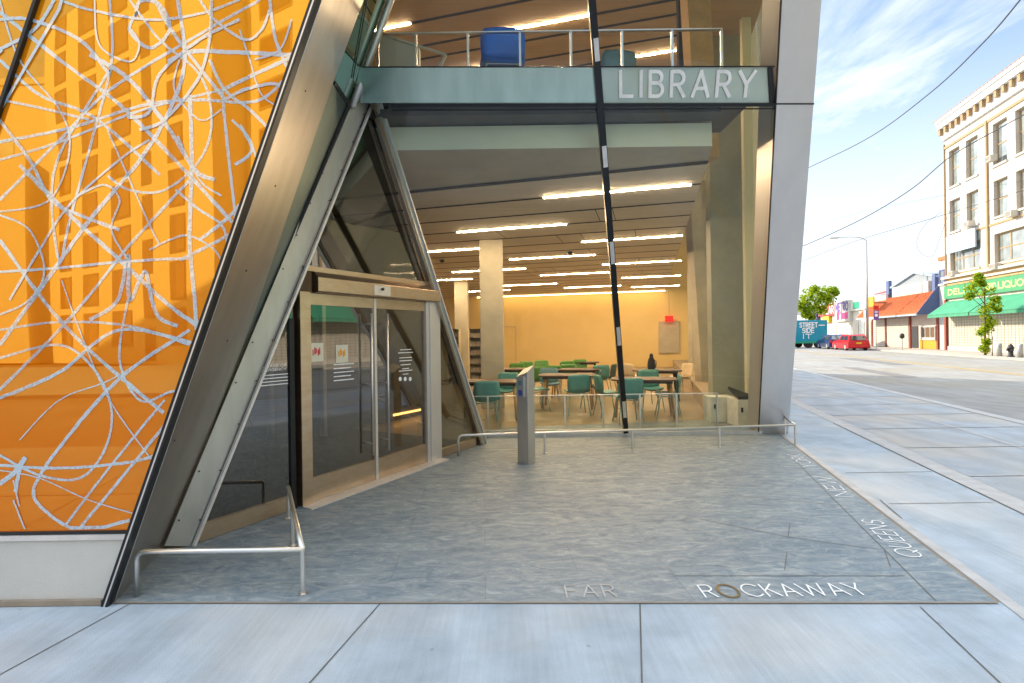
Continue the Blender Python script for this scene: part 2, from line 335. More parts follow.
M['yellow'] = surf('yellow_sign', (.80, .52, .02), .5)
M['orange'] = surf('orange_sign', (.85, .35, .02), .5)
M['truck_blue'] = surf('truck_blue', (.0, .30, .45), .4, c2=(.0, .26, .40), scale=1)
M['truck_green'] = surf('truck_green', (.02, .35, .22), .5)
M['car_red'] = surf('car_red', (.62, .01, .02), .2, obj=True)
M['car_blue'] = surf('car_dark_blue', (.03, .045, .16), .2, obj=True)
M['car_glass'] = coated('car_glass', (.03, .035, .04), .15)
M['tyre'] = surf('tyre', (.02, .02, .02), .8)
M['galv'] = surf('galvanised', (.48, .48, .47), .5, .5)
M['iron'] = surf('dark_iron', (.03, .03, .035), .6)
M['bark'] = surf('bark', (.16, .11, .07), .9, scale=20)
def leafmat(name, c):
    m, nt, out = newmat(name); L = nt.links.new; d = N(nt, 'ShaderNodeBsdfDiffuse'); t = N(nt, 'ShaderNodeBsdfTranslucent')
    d.inputs[0].default_value = col(c); t.inputs[0].default_value = col((c[0]*1.2, c[1]*1.2, c[2]*.7)); x = N(nt, 'ShaderNodeMixShader'); x.inputs[0].default_value = .5
    L(d.outputs[0], x.inputs[1]); L(t.outputs[0], x.inputs[2]); L(x.outputs[0], out.inputs['Surface']); return m
M['leaf'] = leafmat('leaf', (.38, .46, .03)); M['leaf_dark'] = leafmat('leaf_dark', (.12, .24, .02))
M['brick_beige'] = surf('beige_brick', (.74, .62, .44), .85, c2=(.68, .56, .39), scale=5)
M['win_dark'] = coated('dark_window', (.22, .13, .07), .08); M['win_pane'] = coated('window_pane_brown', (.30, .18, .09), .08)
M['paper'] = surf('paper', (.75, .72, .55), .8)
M['cable'] = surf('cable', (.06, .06, .08), .7)
def frit():
    m, nt, out = newmat('frit_glass'); L = nt.links.new; t = N(nt, 'ShaderNodeBsdfTranslucent'); t.inputs[0].default_value = (.55, .43, .22, 1)
    g = N(nt, 'ShaderNodeBsdfGlossy'); g.inputs['Roughness'].default_value = .05; x = N(nt, 'ShaderNodeMixShader'); L(schlick(nt, .08), x.inputs[0]); L(t.outputs[0], x.inputs[1]); L(g.outputs[0], x.inputs[2]); L(x.outputs[0], out.inputs['Surface']); return m
M['frit_glass'] = frit()
M['brass'] = surf('brass', (.30, .24, .13), .4, .8)
M['gold_text'] = surf('gold_lettering', (.75, .70, .25), .6)

# ---------- lettering ----------
def arc(cx, cy, rx, ry, a0, a1, n=12):
    return [(cx + rx*math.cos(math.radians(a0+(a1-a0)*i/n)), cy + ry*math.sin(math.radians(a0+(a1-a0)*i/n))) for i in range(n+1)]
GL = {   # stroke letters: width, strokes in a unit-high box
 'L': (.46, [[(0, 1), (0, 0), (.46, 0)]]), 'I': (.0, [[(0, 1), (0, 0)]]),
 'B': (.5, [[(0, 0), (0, 1), (.26, 1)] + arc(.26, .77, .2, .23, 90, -90) + [(0, .54)], [(0, .54), (.28, .54)] + arc(.28, .27, .22, .27, 90, -90) + [(0, 0)]]),
 'R': (.5, [[(0, 0), (0, 1), (.26, 1)] + arc(.26, .74, .22, .26, 90, -90) + [(0, .48)], [(.24, .48), (.5, 0)]]),
 'A': (.62, [[(0, 0), (.31, 1), (.62, 0)], [(.1, .32), (.52, .32)]]),
 'Y': (.6, [[(0, 1), (.3, .48), (.6, 1)], [(.3, .48), (.3, 0)]]),
 'F': (.45, [[(0, 0), (0, 1), (.45, 1)], [(0, .54), (.38, .54)]]),
 'O': (.8, [arc(.4, .5, .4, .5, 0, 360, 24)]), 'C': (.7, [arc(.4, .5, .4, .5, 45, 315, 18)]),
 'K': (.5, [[(0, 0), (0, 1)], [(.48, 1), (0, .42)], [(.16, .6), (.5, 0)]]),
 'W': (.95, [[(0, 1), (.24, 0), (.475, .9), (.71, 0), (.95, 1)]]),
 'Q': (.8, [arc(.4, .5, .4, .5, 0, 360, 24), [(.5, .25), (.78, -.05)]]),
 'U': (.58, [[(0, 1), (0, .29)] + arc(.29, .29, .29, .29, 180, 360) + [(.58, 1)]]),
 'E': (.44, [[(.44, 1), (0, 1), (0, 0), (.44, 0)], [(0, .52), (.38, .52)]]),
 'N': (.58, [[(0, 0), (0, 1), (.58, 0), (.58, 1)]]),
 'S': (.46, [[(.44, .86)] + arc(.23, .76, .21, .24, 30, 270) + arc(.23, .26, .23, .26, 90, -150)]),
 'T': (.5, [[(0, 1), (.5, 1)], [(.25, 1), (.25, 0)]]),
 'D': (.56, [[(0, 0), (0, 1), (.16, 1)] + arc(.16, .5, .4, .5, 90, -90) + [(0, 0)]]),
 'H': (.52, [[(0, 0), (0, 1)], [(.52, 0), (.52, 1)], [(0, .52), (.52, .52)]]),
 'J': (.36, [[(.36, 1), (.36, .2)] + arc(.18, .2, .18, .2, 0, -160)]),
 'X': (.52, [[(0, 0), (.52, 1)], [(0, 1), (.52, 0)]]), ' ': (.35, []),
 'M': (.66, [[(0, 0), (0, 1), (.33, .3), (.66, 1), (.66, 0)]]), 'G': (.72, [arc(.38, .5, .38, .5, 45, 340, 18) + [(.74, .46), (.45, .46)]]),
 'P': (.48, [[(0, 0), (0, 1), (.26, 1)] + arc(.26, .74, .22, .26, 90, -90) + [(0, .48)]]),
}
def text_len(t, gap): return sum(GL[c][0] + gap for c in t) - gap
def write(mb, t, org, ex, ey, h, total, stroke, nrm, gap=.22, slant=0, skip=(), depth=0):
    """letters of height h along ex starting at org, stretched to length total"""
    org = V3(org); ex = V3(ex).normalized(); ey = V3(ey).normalized(); nrm = V3(nrm).normalized()
    k = total / text_len(t, gap); x = 0
    for i, c in enumerate(t):
        w, strokes = GL[c]
        if i not in skip:
            for j, sk in enumerate(strokes):
                P = []
                for a in sk: P.append(org + ex * ((x + a[0]) * k + slant * a[1] * h) + ey * (a[1] * h))
                for q in range(len(P) - 1):     # one bar per stroke piece, ends overlapped
                    d = (P[q+1] - P[q]).normalized(); e = stroke * .42
                    lift = .0004 * ((j * 31 + q) % 7)
                    if len(P) > 8 and 0 < q < len(P) - 2: e = stroke * .12
                    a0 = P[q] - d * e; a1 = P[q+1] + d * e; sd = nrm.cross(d) * stroke / 2
                    quad = [a0 - sd, a1 - sd, a1 + sd, a0 + sd]
                    quad = [p + nrm * lift for p in quad]
                    if depth: mb.prism(quad, nrm * depth)
                    else: mb.poly(quad)
        x += w + gap
    return x * k

# =====================================================================
# CAMERA, SKY, SUN
# =====================================================================
sc = bpy.context.scene
cam = bpy.data.cameras.new('camera'); co = bpy.data.objects.new('camera', cam); C.objects.link(co); sc.camera = co
cam.sensor_width = 36; cam.lens = 36 * F / W; cam.clip_end = 2000; cam.clip_start = .05
cam.shift_x = 0; cam.shift_y = -(H / 2 - PY0) / W * 1.0
co.matrix_world = Matrix(((rc, rs, 0, 0), (0, 0, -1, 0), (-rs, rc, 0, CH), (0, 0, 0, 1)))
SUN_H = V3((-.66, .75, 0)).normalized(); SUN_EL = math.radians(24)
sd = (SUN_H * math.cos(SUN_EL) + UP * math.sin(SUN_EL))
sl = bpy.data.lights.new('sun', 'SUN'); so = bpy.data.objects.new('sun', sl); C.objects.link(so)
sl.energy = 2.3; sl.angle = math.radians(.6); sl.color = (1, .86, .66)
so.rotation_euler = sd.to_track_quat('Z', 'Y').to_euler(); so.location = sd * 50
w = bpy.data.worlds.new('World'); sc.world = w; w.use_nodes = True; nt = w.node_tree; L = nt.links.new
bg = nt.nodes['Background']; bg.inputs[1].default_value = .105
sky = N(nt, 'ShaderNodeTexSky'); sky.sky_type = 'NISHITA'; sky.sun_disc = False; sky.sun_elevation = SUN_EL
sky.sun_rotation = math.atan2(SUN_H.x, SUN_H.y) % (2 * math.pi); sky.air_density = 1.0; sky.dust_density = 1.2; sky.ozone_density = 1.3
tc = N(nt, 'ShaderNodeTexCoord'); sep = N(nt, 'ShaderNodeSeparateXYZ'); L(tc.outputs['Generated'], sep.inputs[0])
# cloud layer: direction projected on a high flat layer, streaky
zz = N(nt, 'ShaderNodeMath', operation='ADD'); zz.inputs[1].default_value = .12; L(sep.outputs['Z'], zz.inputs[0])
dv = N(nt, 'ShaderNodeVectorMath', operation='DIVIDE'); L(tc.outputs['Generated'], dv.inputs[0])
cb = N(nt, 'ShaderNodeCombineXYZ'); [L(zz.outputs[0], cb.inputs[i]) for i in range(3)]; L(cb.outputs[0], dv.inputs[1])
mp = N(nt, 'ShaderNodeMapping'); mp.inputs['Scale'].default_value = (1.0, .55, 1); mp.inputs['Rotation'].default_value = (0, 0, .9); mp.inputs['Location'].default_value = (3.1, 1.4, 0); L(dv.outputs[0], mp.inputs['Vector'])
nz = N(nt, 'ShaderNodeTexNoise'); nz.inputs['Scale'].default_value = 1.7; nz.inputs['Detail'].default_value = 9; nz.inputs['Roughness'].default_value = .62; nz.inputs['Distortion'].default_value = .7; L(mp.outputs[0], nz.inputs['Vector'])
cr = N(nt, 'ShaderNodeMapRange', interpolation_type='SMOOTHSTEP'); cr.inputs['From Min'].default_value = .42; cr.inputs['From Max'].default_value = .66; L(nz.outputs['Fac'], cr.inputs['Value'])
# thicker haze of cloud towards the horizon
hz = N(nt, 'ShaderNodeMapRange', interpolation_type='SMOOTHSTEP'); hz.inputs['From Min'].default_value = .50; hz.inputs['From Max'].default_value = .06; L(sep.outputs['Z'], hz.inputs['Value'])
mxm = N(nt, 'ShaderNodeMath', operation='MAXIMUM'); L(cr.outputs[0], mxm.inputs[0]); L(hz.outputs[0], mxm.inputs[1])
zen_fill = N(nt, 'ShaderNodeMapRange', interpolation_type='SMOOTHSTEP'); zen_fill.inputs['From Min'].default_value = .50; zen_fill.inputs['From Max'].default_value = .88; L(sep.outputs['Z'], zen_fill.inputs['Value'])  # brighter overhead cloud, out of view, added to light the shaded ground
mz = N(nt, 'ShaderNodeMath', operation='MAXIMUM'); L(mxm.outputs[0], mz.inputs[0]); L(zen_fill.outputs[0], mz.inputs[1]); mxm = mz
cc = N(nt, 'ShaderNodeMix', data_type='RGBA'); L(zen_fill.outputs[0], cc.inputs['Factor']); cc.inputs['A'].default_value = (3.7, 3.95, 4.2, 1); cc.inputs['B'].default_value = (9.0, 10.2, 11.8, 1)
sc8 = N(nt, 'ShaderNodeMath', operation='MULTIPLY'); sc8.inputs[1].default_value = .88; L(mxm.outputs[0], sc8.inputs[0])
mx = N(nt, 'ShaderNodeMix', data_type='RGBA'); L(sc8.outputs[0], mx.inputs['Factor']); L(sky.outputs[0], mx.inputs['A']); L(cc.outputs['Result'], mx.inputs['B'])
L(mx.outputs['Result'], bg.inputs[0])
vs = sc.view_settings; vs.view_transform = 'Standard'; vs.look = 'None'; vs.exposure = 1.58; vs.gamma = 1
sc.render.engine = 'CYCLES'; sc.cycles.max_bounces = 10; sc.cycles.transparent_max_bounces = 24; sc.cycles.sample_clamp_indirect = 6
sc.cycles.caustics_reflective = False; sc.cycles.caustics_refractive = False

# =====================================================================
# GROUND
# =====================================================================
Y0 = onz(108, 603).y
mb = MB(); mb.box(-400, 500, -300, 700, -.6, -.16); struct(mb.build('ground', M['ground_far'], origin=(0, 0, -.16)))
mb = MB(); mb.poly([(-120, -9.6, -.12), (60, -9.6, -.12)] + [st(20.2, 400, -.12), st(5.5, 400, -.12)] + [st(6.0, 0, -.12), (-120, -1.4, -.12)])
mb.cm = 0; mb.poly([st(5, -40, -.124), st(21, -40, -.124), st(21, 5, -.124), st(5, 5, -.124)])
mb.cm = 1; mb.poly([st(13.45, 2, -.112), st(13.57, 2, -.112), st(13.57, 300, -.112), st(13.45, 300, -.112)])
mb.poly([st(13.69, 2, -.112), st(13.81, 2, -.112), st(13.81, 300, -.112), st(13.69, 300, -.112)])
mb.cm = 2
for k in range(14):
    a = random.uniform(7, 60); o_ = random.uniform(6.8, 19); 
mb.poly([st(17.9, 2, -.112), st(17.98, 2, -.112), st(17.98, 200, -.112), st(17.9, 200, -.112)])
mb.cm = 3
for (o0, s0, ln, wd) in ((8.2, 9, 3.2, .5), (10.5, 14, 4, .9), (9.0, 22, 6, .7), (12, 30, 8, 1.0), (16, 12, 5, .6), (7.1, 6.5, 1.6, .35)):
    mb.poly([st(o0, s0, -.115), st(o0+wd, s0+.1, -.115), st(o0+wd, s0+ln, -.115), st(o0+.05, s0+ln, -.115)])
struct(mb.build('road', [M['asphalt'], M['yellow_paint'], M['white_paint'], surf('asphalt_patch', (.17, .165, .16), .9, c2=(.21, .20, .19), scale=2)]))
# pavement round the library; kerb at o = 6.3
def arc_corner(cx, cy, r, a0, a1, n=8): return [(cx + r*math.cos(math.radians(a0+(a1-a0)*i/n)), cy + r*math.sin(math.radians(a0+(a1-a0)*i/n)), 0) for i in range(n+1)]
mb = MB()
c0 = (NO * 4.9); base = [V3((-120, -1.5, 0))] + [V3(p) for p in arc_corner(3.9, .9, 2.4, -90, -12)] + [st(6.3, 3.2), st(6.3, 300), V3((-120, 290, 0))]
mb.prism([p - UP * .14 for p in base], UP * .14)
def strip(mb, a, b, w_, z, ext=0):
    a = V3(a); b = V3(b); d = (b - a).normalized(); a = a - d*ext; b = b + d*ext; n = V3((-d.y, d.x, 0)) * w_ / 2
    a.z = b.z = z; mb.poly([a - n, b - n, b + n, a + n])
mb.cm = 1
for (p, q) in (((640, 604), (642, 683)), ((380, 604), (310, 683)), ((130, 604), (0, 675)), ((920, 607), (1000, 683))):
    a = onz(*p); b = onz(*q); d = (b - a).normalized(); a.y = a.y; strip(mb, a, a + d * 4.4 if a.y + d.y*4.4 > -1.4 else b + d*1.5, .008, .003)
for k in range(1, 6): a = onz(130, 604) - V3((1.55 * k, 0, 0)); strip(mb, a, a - E2 * 4.4, .008, .003)
strip(mb, (-30, .9, 0), (5.6, .9, 0), .012, .0034)
# kerb stone line at the library side and beyond
mb.cm = 2
mb.poly([st(3.11, 1.5, .004), st(3.34, 1.5, .004), st(3.34, 90, .004), st(3.11, 90, .004)])
mb.cm = 4
mb.poly([st(3.13, -1, .0075), st(3.30, -1, .0075), st(3.30, 4.6, .0075), st(3.13, 4.6, .0075)])
mb.cm = 1; mb.poly([st(3.09, -1, .0035), st(3.105, -1, .0035), st(3.105, 10, .0035), st(3.09, 10, .0035)])
mb.cm = 5; mb.poly([st(3.345, .5, .0036), st(6.05, .5, .0036), st(6.05, 200, .0036), st(3.345, 200, .0036)])
mb.cm = 2; mb.poly([st(4.80, .5, .0072), st(4.87, .5, .0072), st(4.87, 120, .0072), st(4.80, 120, .0072)])
for k in range(40):
    y = 4.1 + 1.38 * k; a = st(3.36, 0); dd = V3((1, -.0, 0)); s0 = y
    p = V3(((3.36 + .266*y) / .964 * 1.0, y, 0)); q = V3(((6.04 + .266*y) / .964, y, 0)); strip(mb, p, q, .035, .0108)
mb.cm = 3; mb.poly([st(6.06, 2, .0036), st(6.30, 2, .0036), st(6.30, 200, .0036), st(6.06, 200, .0036)])
mb.cm = 1; mb.poly([st(6.045, 2, .0074), st(6.065, 2, .0074), st(6.065, 200, .0074), st(6.045, 200, .0074)])
# joints between plaza edge and kerb stones
for py in (473, 504.5):
    a = onz(850, py); y = a.y; p = V3(((2.12 + .266*y)/.964, y, 0)); q = V3(((3.07 + .266*y)/.964, y, 0)); mb.cm = 1 if py < 480 else 6; strip(mb, p, q, .012, .0034)
mb.cm = 2; oe = onz(998, 603).dot(NO); mb.poly([st(oe+.02, 1.9, .0044), st(oe+.10, 1.9, .0044), st(oe+.10, 40, .0044), st(oe+.02, 40, .0044)])
mb.cm = 1; strip(mb, onz(880, 500), onz(902, 519), .01, .0048)
for k in range(30):
    s_ = 13 + 1.6*k; strip(mb, st(2.17, s_), st(3.06, s_), .012, .0034)
struct(mb.build('sidewalk', [M['concrete_walk'], M['joint'], M['joint_light'], M['joint_light'], M['concrete_tan'], M['concrete_flag'], M['joint_soft']], origin=(0, 0, 0)))
# slate plaza in the carved corner
def offY(o, y): return V3(((o + NO.y * -y) / NO.x, y, 0)) 
mb = MB(); z1 = .006
frR = onz(998, 603); pl = [onz(80, 603), frR, st(frR.dot(NO), 10.4), V3((-.2, 8.8, 0)), V3((-3.4, 4.4, 0))]
mb.poly([V3((p.x, p.y, z1)) for p in pl])
mb.cm = 1; strip(mb, onz(80, 603.6), onz(998, 603.6), .016, z1 + .001)
strip(mb, frR, st(frR.dot(NO), 10), .02, z1 + .001)
mb.cm = 2
strip(mb, onz(936, 602), onz(790, 456), .006, z1 + .003)          # border joint along the street
strip(mb, onz(672, 577), onz(905, 577), .006, z1 + .003)
for (a, b) in (((790, 524), (788, 538)), ((787, 554), (784.6, 571)), ((884.5, 551), (890.6, 568)), ((788, 538), (882.5, 551)), ((700, 520), (788, 538)), ((730, 496), (860, 508))): strip(mb, onz(*a), onz(*b), .006, z1 + .003)
struct(mb.build('plaza', [M['slate'], M['joint_tan'], M['joint_slate']], origin=(0, 4, 0)))
# inlaid words
def inlay(name, label, build):
    mb = MB(); build(mb); o = mb.build(name, [M['white_letter'], M['brass']]); o.data.materials[0] = M['faint_letter'] if 'FAR' in label else M['white_letter']; tag(o, label, 'ground lettering', 'words inlaid in the slate paving'); return o
zl = z1 + .0045
def f1(mb): a = onz(567, 597, zl); write(mb, 'FAR', a, (1, 0, 0), (0, 1, 0), .145, onz(617, 597, zl).x - a.x, .010, UP, gap=.28)
def f2(mb):
    a = onz(706, 597, zl); b = onz(874, 597, zl); T = b.x - a.x; k = T / text_len('ROCKAWAY', .2)
    write(mb, 'ROCKAWAY', a, (1, 0, 0), (0, 1, 0), .145, T, .0105, UP, gap=.2, skip=(1,))
    mb.cm = 1; cx = a.x + (.5 + .2 + .4) * k; mb.ribbon([(cx + .4*k*math.cos(t/16*math.pi), a.y + .0725 + .078*math.sin(t/16*math.pi), zl) for t in range(33)], .016, UP)
inlay('paving_word', 'faint word FAR inlaid in the slate near the front edge', f1)
inlay('paving_word', 'word ROCKAWAY with a dark brass letter O inlaid in the slate', f2)
def fq(word, p0, p1, hh, wd):
    def g(mb):
        a = onz(*p0, zl); b = onz(*p1, zl); ex = (b - a).normalized(); ey = V3((-ex.y, ex.x, 0)); write(mb, word, a, ex, ey, hh, (b - a).length, wd, UP, gap=.2)
    return g
inlay('paving_word', 'word QUEENS inlaid sideways along the street edge of the slate', fq('QUEENS', (925, 558), (881, 521), .15, .0105))
inlay('paving_word', 'blurred short word inlaid sideways just beyond the word QUEENS', fq('NEW', (853, 497), (829, 477), .15, .011))
inlay('paving_word', 'blurred word inlaid sideways farthest along the slate edge, near the low rail end', fq('YORK', (817, 467), (800, 455), .15, .011))

# far pavements
mb = MB(); mb.prism([st(20, -30, -.14), st(26, -30, -.14), st(26, 300, -.14), st(20, 300, -.14)], UP * .14)
mb.cm = 1; mb.poly([st(20.0, -30, .004), st(20.2, -30, .004), st(20.2, 300, .004), st(20.0, 300, .004)])
mb.cm = 2
for k in range(60): strip(mb, st(20.22, -10 + 2*k), st(25, -10 + 2*k), .015, .003)
struct(mb.build('far_sidewalk', [surf('far_concrete', (.50, .45, .38), .9, c2=(.42, .38, .32), scale=.8), M['joint_light'], M['joint_soft']]))
mb = MB(); mb.box(-120, 8, -30, -9.5, -.14, 0); struct(mb.build('front_sidewalk', M['concrete_walk']))

# =====================================================================
# LIBRARY BUILDING (one thing, its parts as children)
# =====================================================================
lib = empty('library_building', (0, 9, 0), 'modern library with orange glass wall and carved glass corner entrance', 'building')
FR = Y0                                            # plane of the orange front
def onF(px, py, dy=0): return onpl(px, py, (0, FR + dy, 0), (0, 1, 0))
e_b = onF(112, 603); e_t = onF(320, 0)             # slanted edge of the front
def eX(z): return e_b.x + (e_t.x - e_b.x) * (z - e_b.z) / (e_t.z - e_b.z)
ZT = 8.06; ROOF = 10.5; XW = -25
sA = V3((2.12, FR, 0))
zs = onF(120, 531).z
def prt(mb, name, mats, parent=lib, label=None, **k):
    o = mb.build(name, mats, parent, **k)
    if label: o['label'] = label
    return o
mb = MB(); pts = [(XW, FR, zs), (eX(zs), FR, zs), (eX(ZT), FR, ZT), (sA.x, FR, ZT), (sA.x, FR, ROOF), (XW, FR, ROOF)]
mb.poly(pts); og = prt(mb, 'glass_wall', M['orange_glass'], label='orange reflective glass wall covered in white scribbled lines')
# scribbled lines printed on the glass: traced strokes (photo positions) taken onto the glass plane
S = [
 (5, [(0, 12), (60, 60), (120, 105), (175, 160), (235, 225)]), (4, [(0, 60), (40, 95), (95, 118), (160, 175)]),
 (5, [(20, 165), (70, 215), (120, 260), (175, 310), (230, 345)]), (5, [(0, 240), (60, 320), (130, 385), (205, 440), (240, 430)]),
 (4, [(0, 200), (60, 140), (110, 90), (190, 40), (260, 0)]), (4, [(0, 142), (70, 128), (145, 105), (200, 100), (260, 100), (298, 62)]),
 (6, [(168, 62), (190, 52), (225, 52), (290, 55), (296, 54)]), (5, [(296, 55), (260, 72), (222, 90)]), (4, [(222, 90), (228, 150), (236, 220)]),
 (4, [(240, 125), (252, 150), (235, 165)]), (4, [(222, 90), (160, 105), (120, 118), (60, 142), (0, 160)]),
 (4, [(110, 0), (112, 60), (95, 130), (70, 220), (60, 262), (52, 200), (62, 150), (110, 70)]),
 (4, [(232, 120), (250, 140), (262, 178)]), (5, [(190, 95), (192, 160), (190, 240), (195, 300), (198, 352)]),
 (5, [(0, 345), (40, 290), (90, 220), (140, 160), (170, 110), (185, 60), (178, 0)]),
 (4, [(130, 0), (160, 40), (200, 75), (212, 120), (200, 160), (165, 190), (130, 190), (108, 176)]),
 (4, [(138, 12), (130, 30), (150, 48), (170, 30), (160, 5), (140, 2), (136, 20)]),
 (4, [(200, 240), (240, 205), (268, 150)]), (4, [(180, 260), (220, 240), (262, 215)]),
 (5, [(90, 320), (118, 300), (128, 255), (130, 300), (145, 272), (152, 300), (160, 318), (178, 326)]),
 (5, [(0, 398), (60, 372), (120, 330), (200, 345)]), (4, [(0, 330), (60, 322), (130, 326), (190, 345)]),
 (4, [(0, 390), (50, 340), (90, 295), (130, 245), (190, 180)]), (4, [(128, 300), (120, 360), (140, 400), (170, 392), (205, 380)]),
 (5, [(50, 460), (34, 490), (45, 510), (80, 530), (130, 520)]), (5, [(50, 460), (90, 410), (130, 370), (190, 330)]),
 (4, [(66, 525), (100, 480), (140, 430), (165, 400)]), (4, [(80, 528), (120, 480), (165, 425)]),
 (4, [(0, 465), (60, 468), (130, 462), (165, 452)]), (3, [(0, 455), (40, 475), (80, 478), (105, 450), (112, 410), (95, 370), (60, 345), (0, 358)]),
 (6, [(0, 484), (15, 472), (26, 457)]), (5, [(26, 457), (20, 470), (16, 492)]), (2, [(0, 470), (40, 478), (90, 500), (140, 515)]),
 (2, [(62, 280), (80, 330), (110, 400), (160, 470)]), (2, [(20, 440), (60, 400), (110, 380), (160, 350)]),
 (3, [(0, 0), (20, 60), (60, 110), (70, 150), (50, 200), (0, 212)]), (3, [(60, 0), (90, 10), (150, 20), (200, 14), (240, 0)]),
 (3, [(0, 272), (60, 268), (120, 262), (190, 258)]), (3, [(0, 100), (40, 108), (90, 120)]), (3, [(10, 300), (40, 250), (70, 205), (120, 160), (150, 140)]),
 (3, [(108, 130), (130, 180), (150, 225), (160, 245)]), (4, [(176, 190), (200, 210), (222, 225), (228, 245)]), (3, [(178, 136), (200, 180), (222, 196)]),
 (3, [(240, 30), (250, 60), (262, 95), (285, 110)]), (4, [(270, 0), (276, 40), (292, 80), (290, 100)]), (3, [(292, 20), (280, 50), (255, 60)]),
 (5, [(90, 55), (130, 80), (170, 130), (195, 170), (215, 180)]), (3, [(80, 195), (105, 185), (120, 200), (112, 230), (130, 262)]),
 (4, [(0, 120), (30, 160), (52, 200), (80, 215), (120, 230)]), (4, [(0, 20), (30, 20), (80, 40), (110, 75)]),
 (3, [(20, 506), (14, 480)]), (3, [(26, 530), (14, 500)]), (4, [(155, 0), (175, 35), (225, 100)]), (3, [(0, 315), (30, 300), (45, 270), (30, 230), (0, 215)]),
 (4, [(0, 50), (35, 30), (55, 0)]), (3, [(150, 250), (170, 240), (190, 236), (215, 250), (225, 270)]), (5, [(128, 118), (150, 112), (160, 75), (200, 40), (240, 20)]),
 (4, [(210, 60), (225, 90), (250, 110), (270, 130)]), (4, [(225, 100), (245, 90), (272, 84), (284, 88)]), (4, [(236, 215), (262, 190), (270, 160)]),
 (3, [(180, 60), (175, 90), (200, 120), (222, 110)]), (5, [(140, 130), (165, 120), (198, 80), (210, 40), (212, 0)]),
 (3, [(95, 0), (100, 45), (130, 62), (140, 45), (132, 30)]), (3, [(200, 0), (215, 20), (245, 40), (262, 30), (270, 10)]),
]
smb = MB(); k = 0; rw = random.Random(11)
for (wd, pts) in S:
    P = catmull(pts, 14); Q = []
    for p in P:
        q = onF(p.x, p.y)
        lim = eX(q.z) - .05
        if q.x > lim or q.z < zs + .02: continue
        Q.append(q)
    if len(Q) > 2: smb.ribbon(Q, (wd - 1.2 + rw.random()*1.4) * .0056 * .9, (0, -1, 0), jit=.2, lift=.0015 + .00006 * k); k += 1
rr = random.Random(3)      # the drawing goes on where the photo stops
for i in range(60):
    x0 = rr.uniform(XW + 3, -3.5) if i < 30 else rr.uniform(-6, 2); z0 = rr.uniform(.8, ROOF - .5) if i < 30 else rr.uniform(4.2, ROOF - .5)
    a = rr.uniform(0, 6.3); P = []; x, z = x0, z0; cu = rr.uniform(-.25, .25)
    for j in range(26):
        P.append((x, FR, z)); a += cu * .5 + rr.uniform(-.1, .1); x += .16*math.cos(a); z += .16*math.sin(a)
    P = [p for p in P if zs < p[2] < ROOF and p[0] < eX(p[2]) - .08 and p[0] > XW and (p[2] > 3.62 or p[0] < -3.1)]
    if len(P) > 4: smb.ribbon(P, rr.uniform(.012, .03), (0, -1, 0), jit=.2, lift=.0015 + .00006 * k); k += 1
prt(smb, 'scribble_pattern', M['scribble'], og)
# mullion, sill, plinth
mb = MB(); a = onF(0, 116); b = onF(39, 0); d = (b - a); mb.beam(a - d * 4, b + d * 5, .02, .05, (1, 0, 0)); prt(mb, 'mullion', M['black_metal'])
mb = MB(); mb.box(XW, eX(zs) - .045, FR - .022, FR + .05, zs - .045, zs - .014); prt(mb, 'sill', M['edge_light'])
mb = MB(); mb.box(XW, eX(zs) - .01, FR - .012, FR + .05, zs - .0139, zs + .006); prt(mb, 'gasket', M['gasket'])
mb = MB(); zp = zs - .05; mb.prism([(XW, FR - .01, 0), (eX(0) - .03, FR - .01, 0), (eX(zp) - .03, FR - .01, zp), (XW, FR - .01, zp)], (0, .045, 0)); prt(mb, 'plinth', M['plinth'])
mb = MB(); mb.box(XW, eX(0) - .04, FR - .035, FR - .011, .004, .035); prt(mb, 'base_trim', M['joint_tan'])
# left carved plane L
nL = (V3((eX(4) - eX(0), 0, 4))).cross(V3((-.3, .95, 0))).normalized(); pL = V3((eX(0), FR, 0))
def onL(px, py, lift=0): return onpl(px, py, pL, nL) - nL * lift
if nL.dot(CAM - pL) > 0: nLc = nL
else: nLc = -nL
def L2(p, lift): return p + nLc * lift
A_b = onz(165, 547)
A = [onL(112, 603), onL(165, 547), onL(250, 322), onL(331, 84), onL(362, 0)]
topA = A[-1] + (A[-1] - A[-2]) * 3.0; sA0 = V3((eX(ZT), FR, ZT))
mb = MB(); mb.prism([L2(p, .012) for p in (V3((eX(0), FR, 0)), A[1], A[2], A[3], topA, sA0 + (sA0 - pL) * .12)], -nLc * .03)
pa = prt(mb, 'steel_panel', M['steel'], label='wide brushed steel panel leaning along the edge of the orange wall')
mb = MB()
for (x, y) in ((303, 90), (273, 185), (244, 270), (172, 440), (128, 590), (225, 340)):
    p = L2(onL(x, y), .014); mb = MB(); mb.tube([p, p + nLc * .004], .008, 8); prt(mb, 'bolt', M['black_metal'], pa)
mb = MB()
for i, (off, wd, mt) in enumerate(((-.026, .018, 0), (-.0115, .010, 1), (.002, .014, 0))):
    mb.cm = mt; d = V3((eX(1) - eX(0), 0, 1)).normalized(); mb.beam(V3((eX(0) + off, FR - .02, 0)), V3((eX(0) + off, FR - .02, 0)) + d * 8.4, wd, .05 + .004 * i, (1, 0, 0))
prt(mb, 'edge_trim', [M['black_metal'], M['steel_pale']])
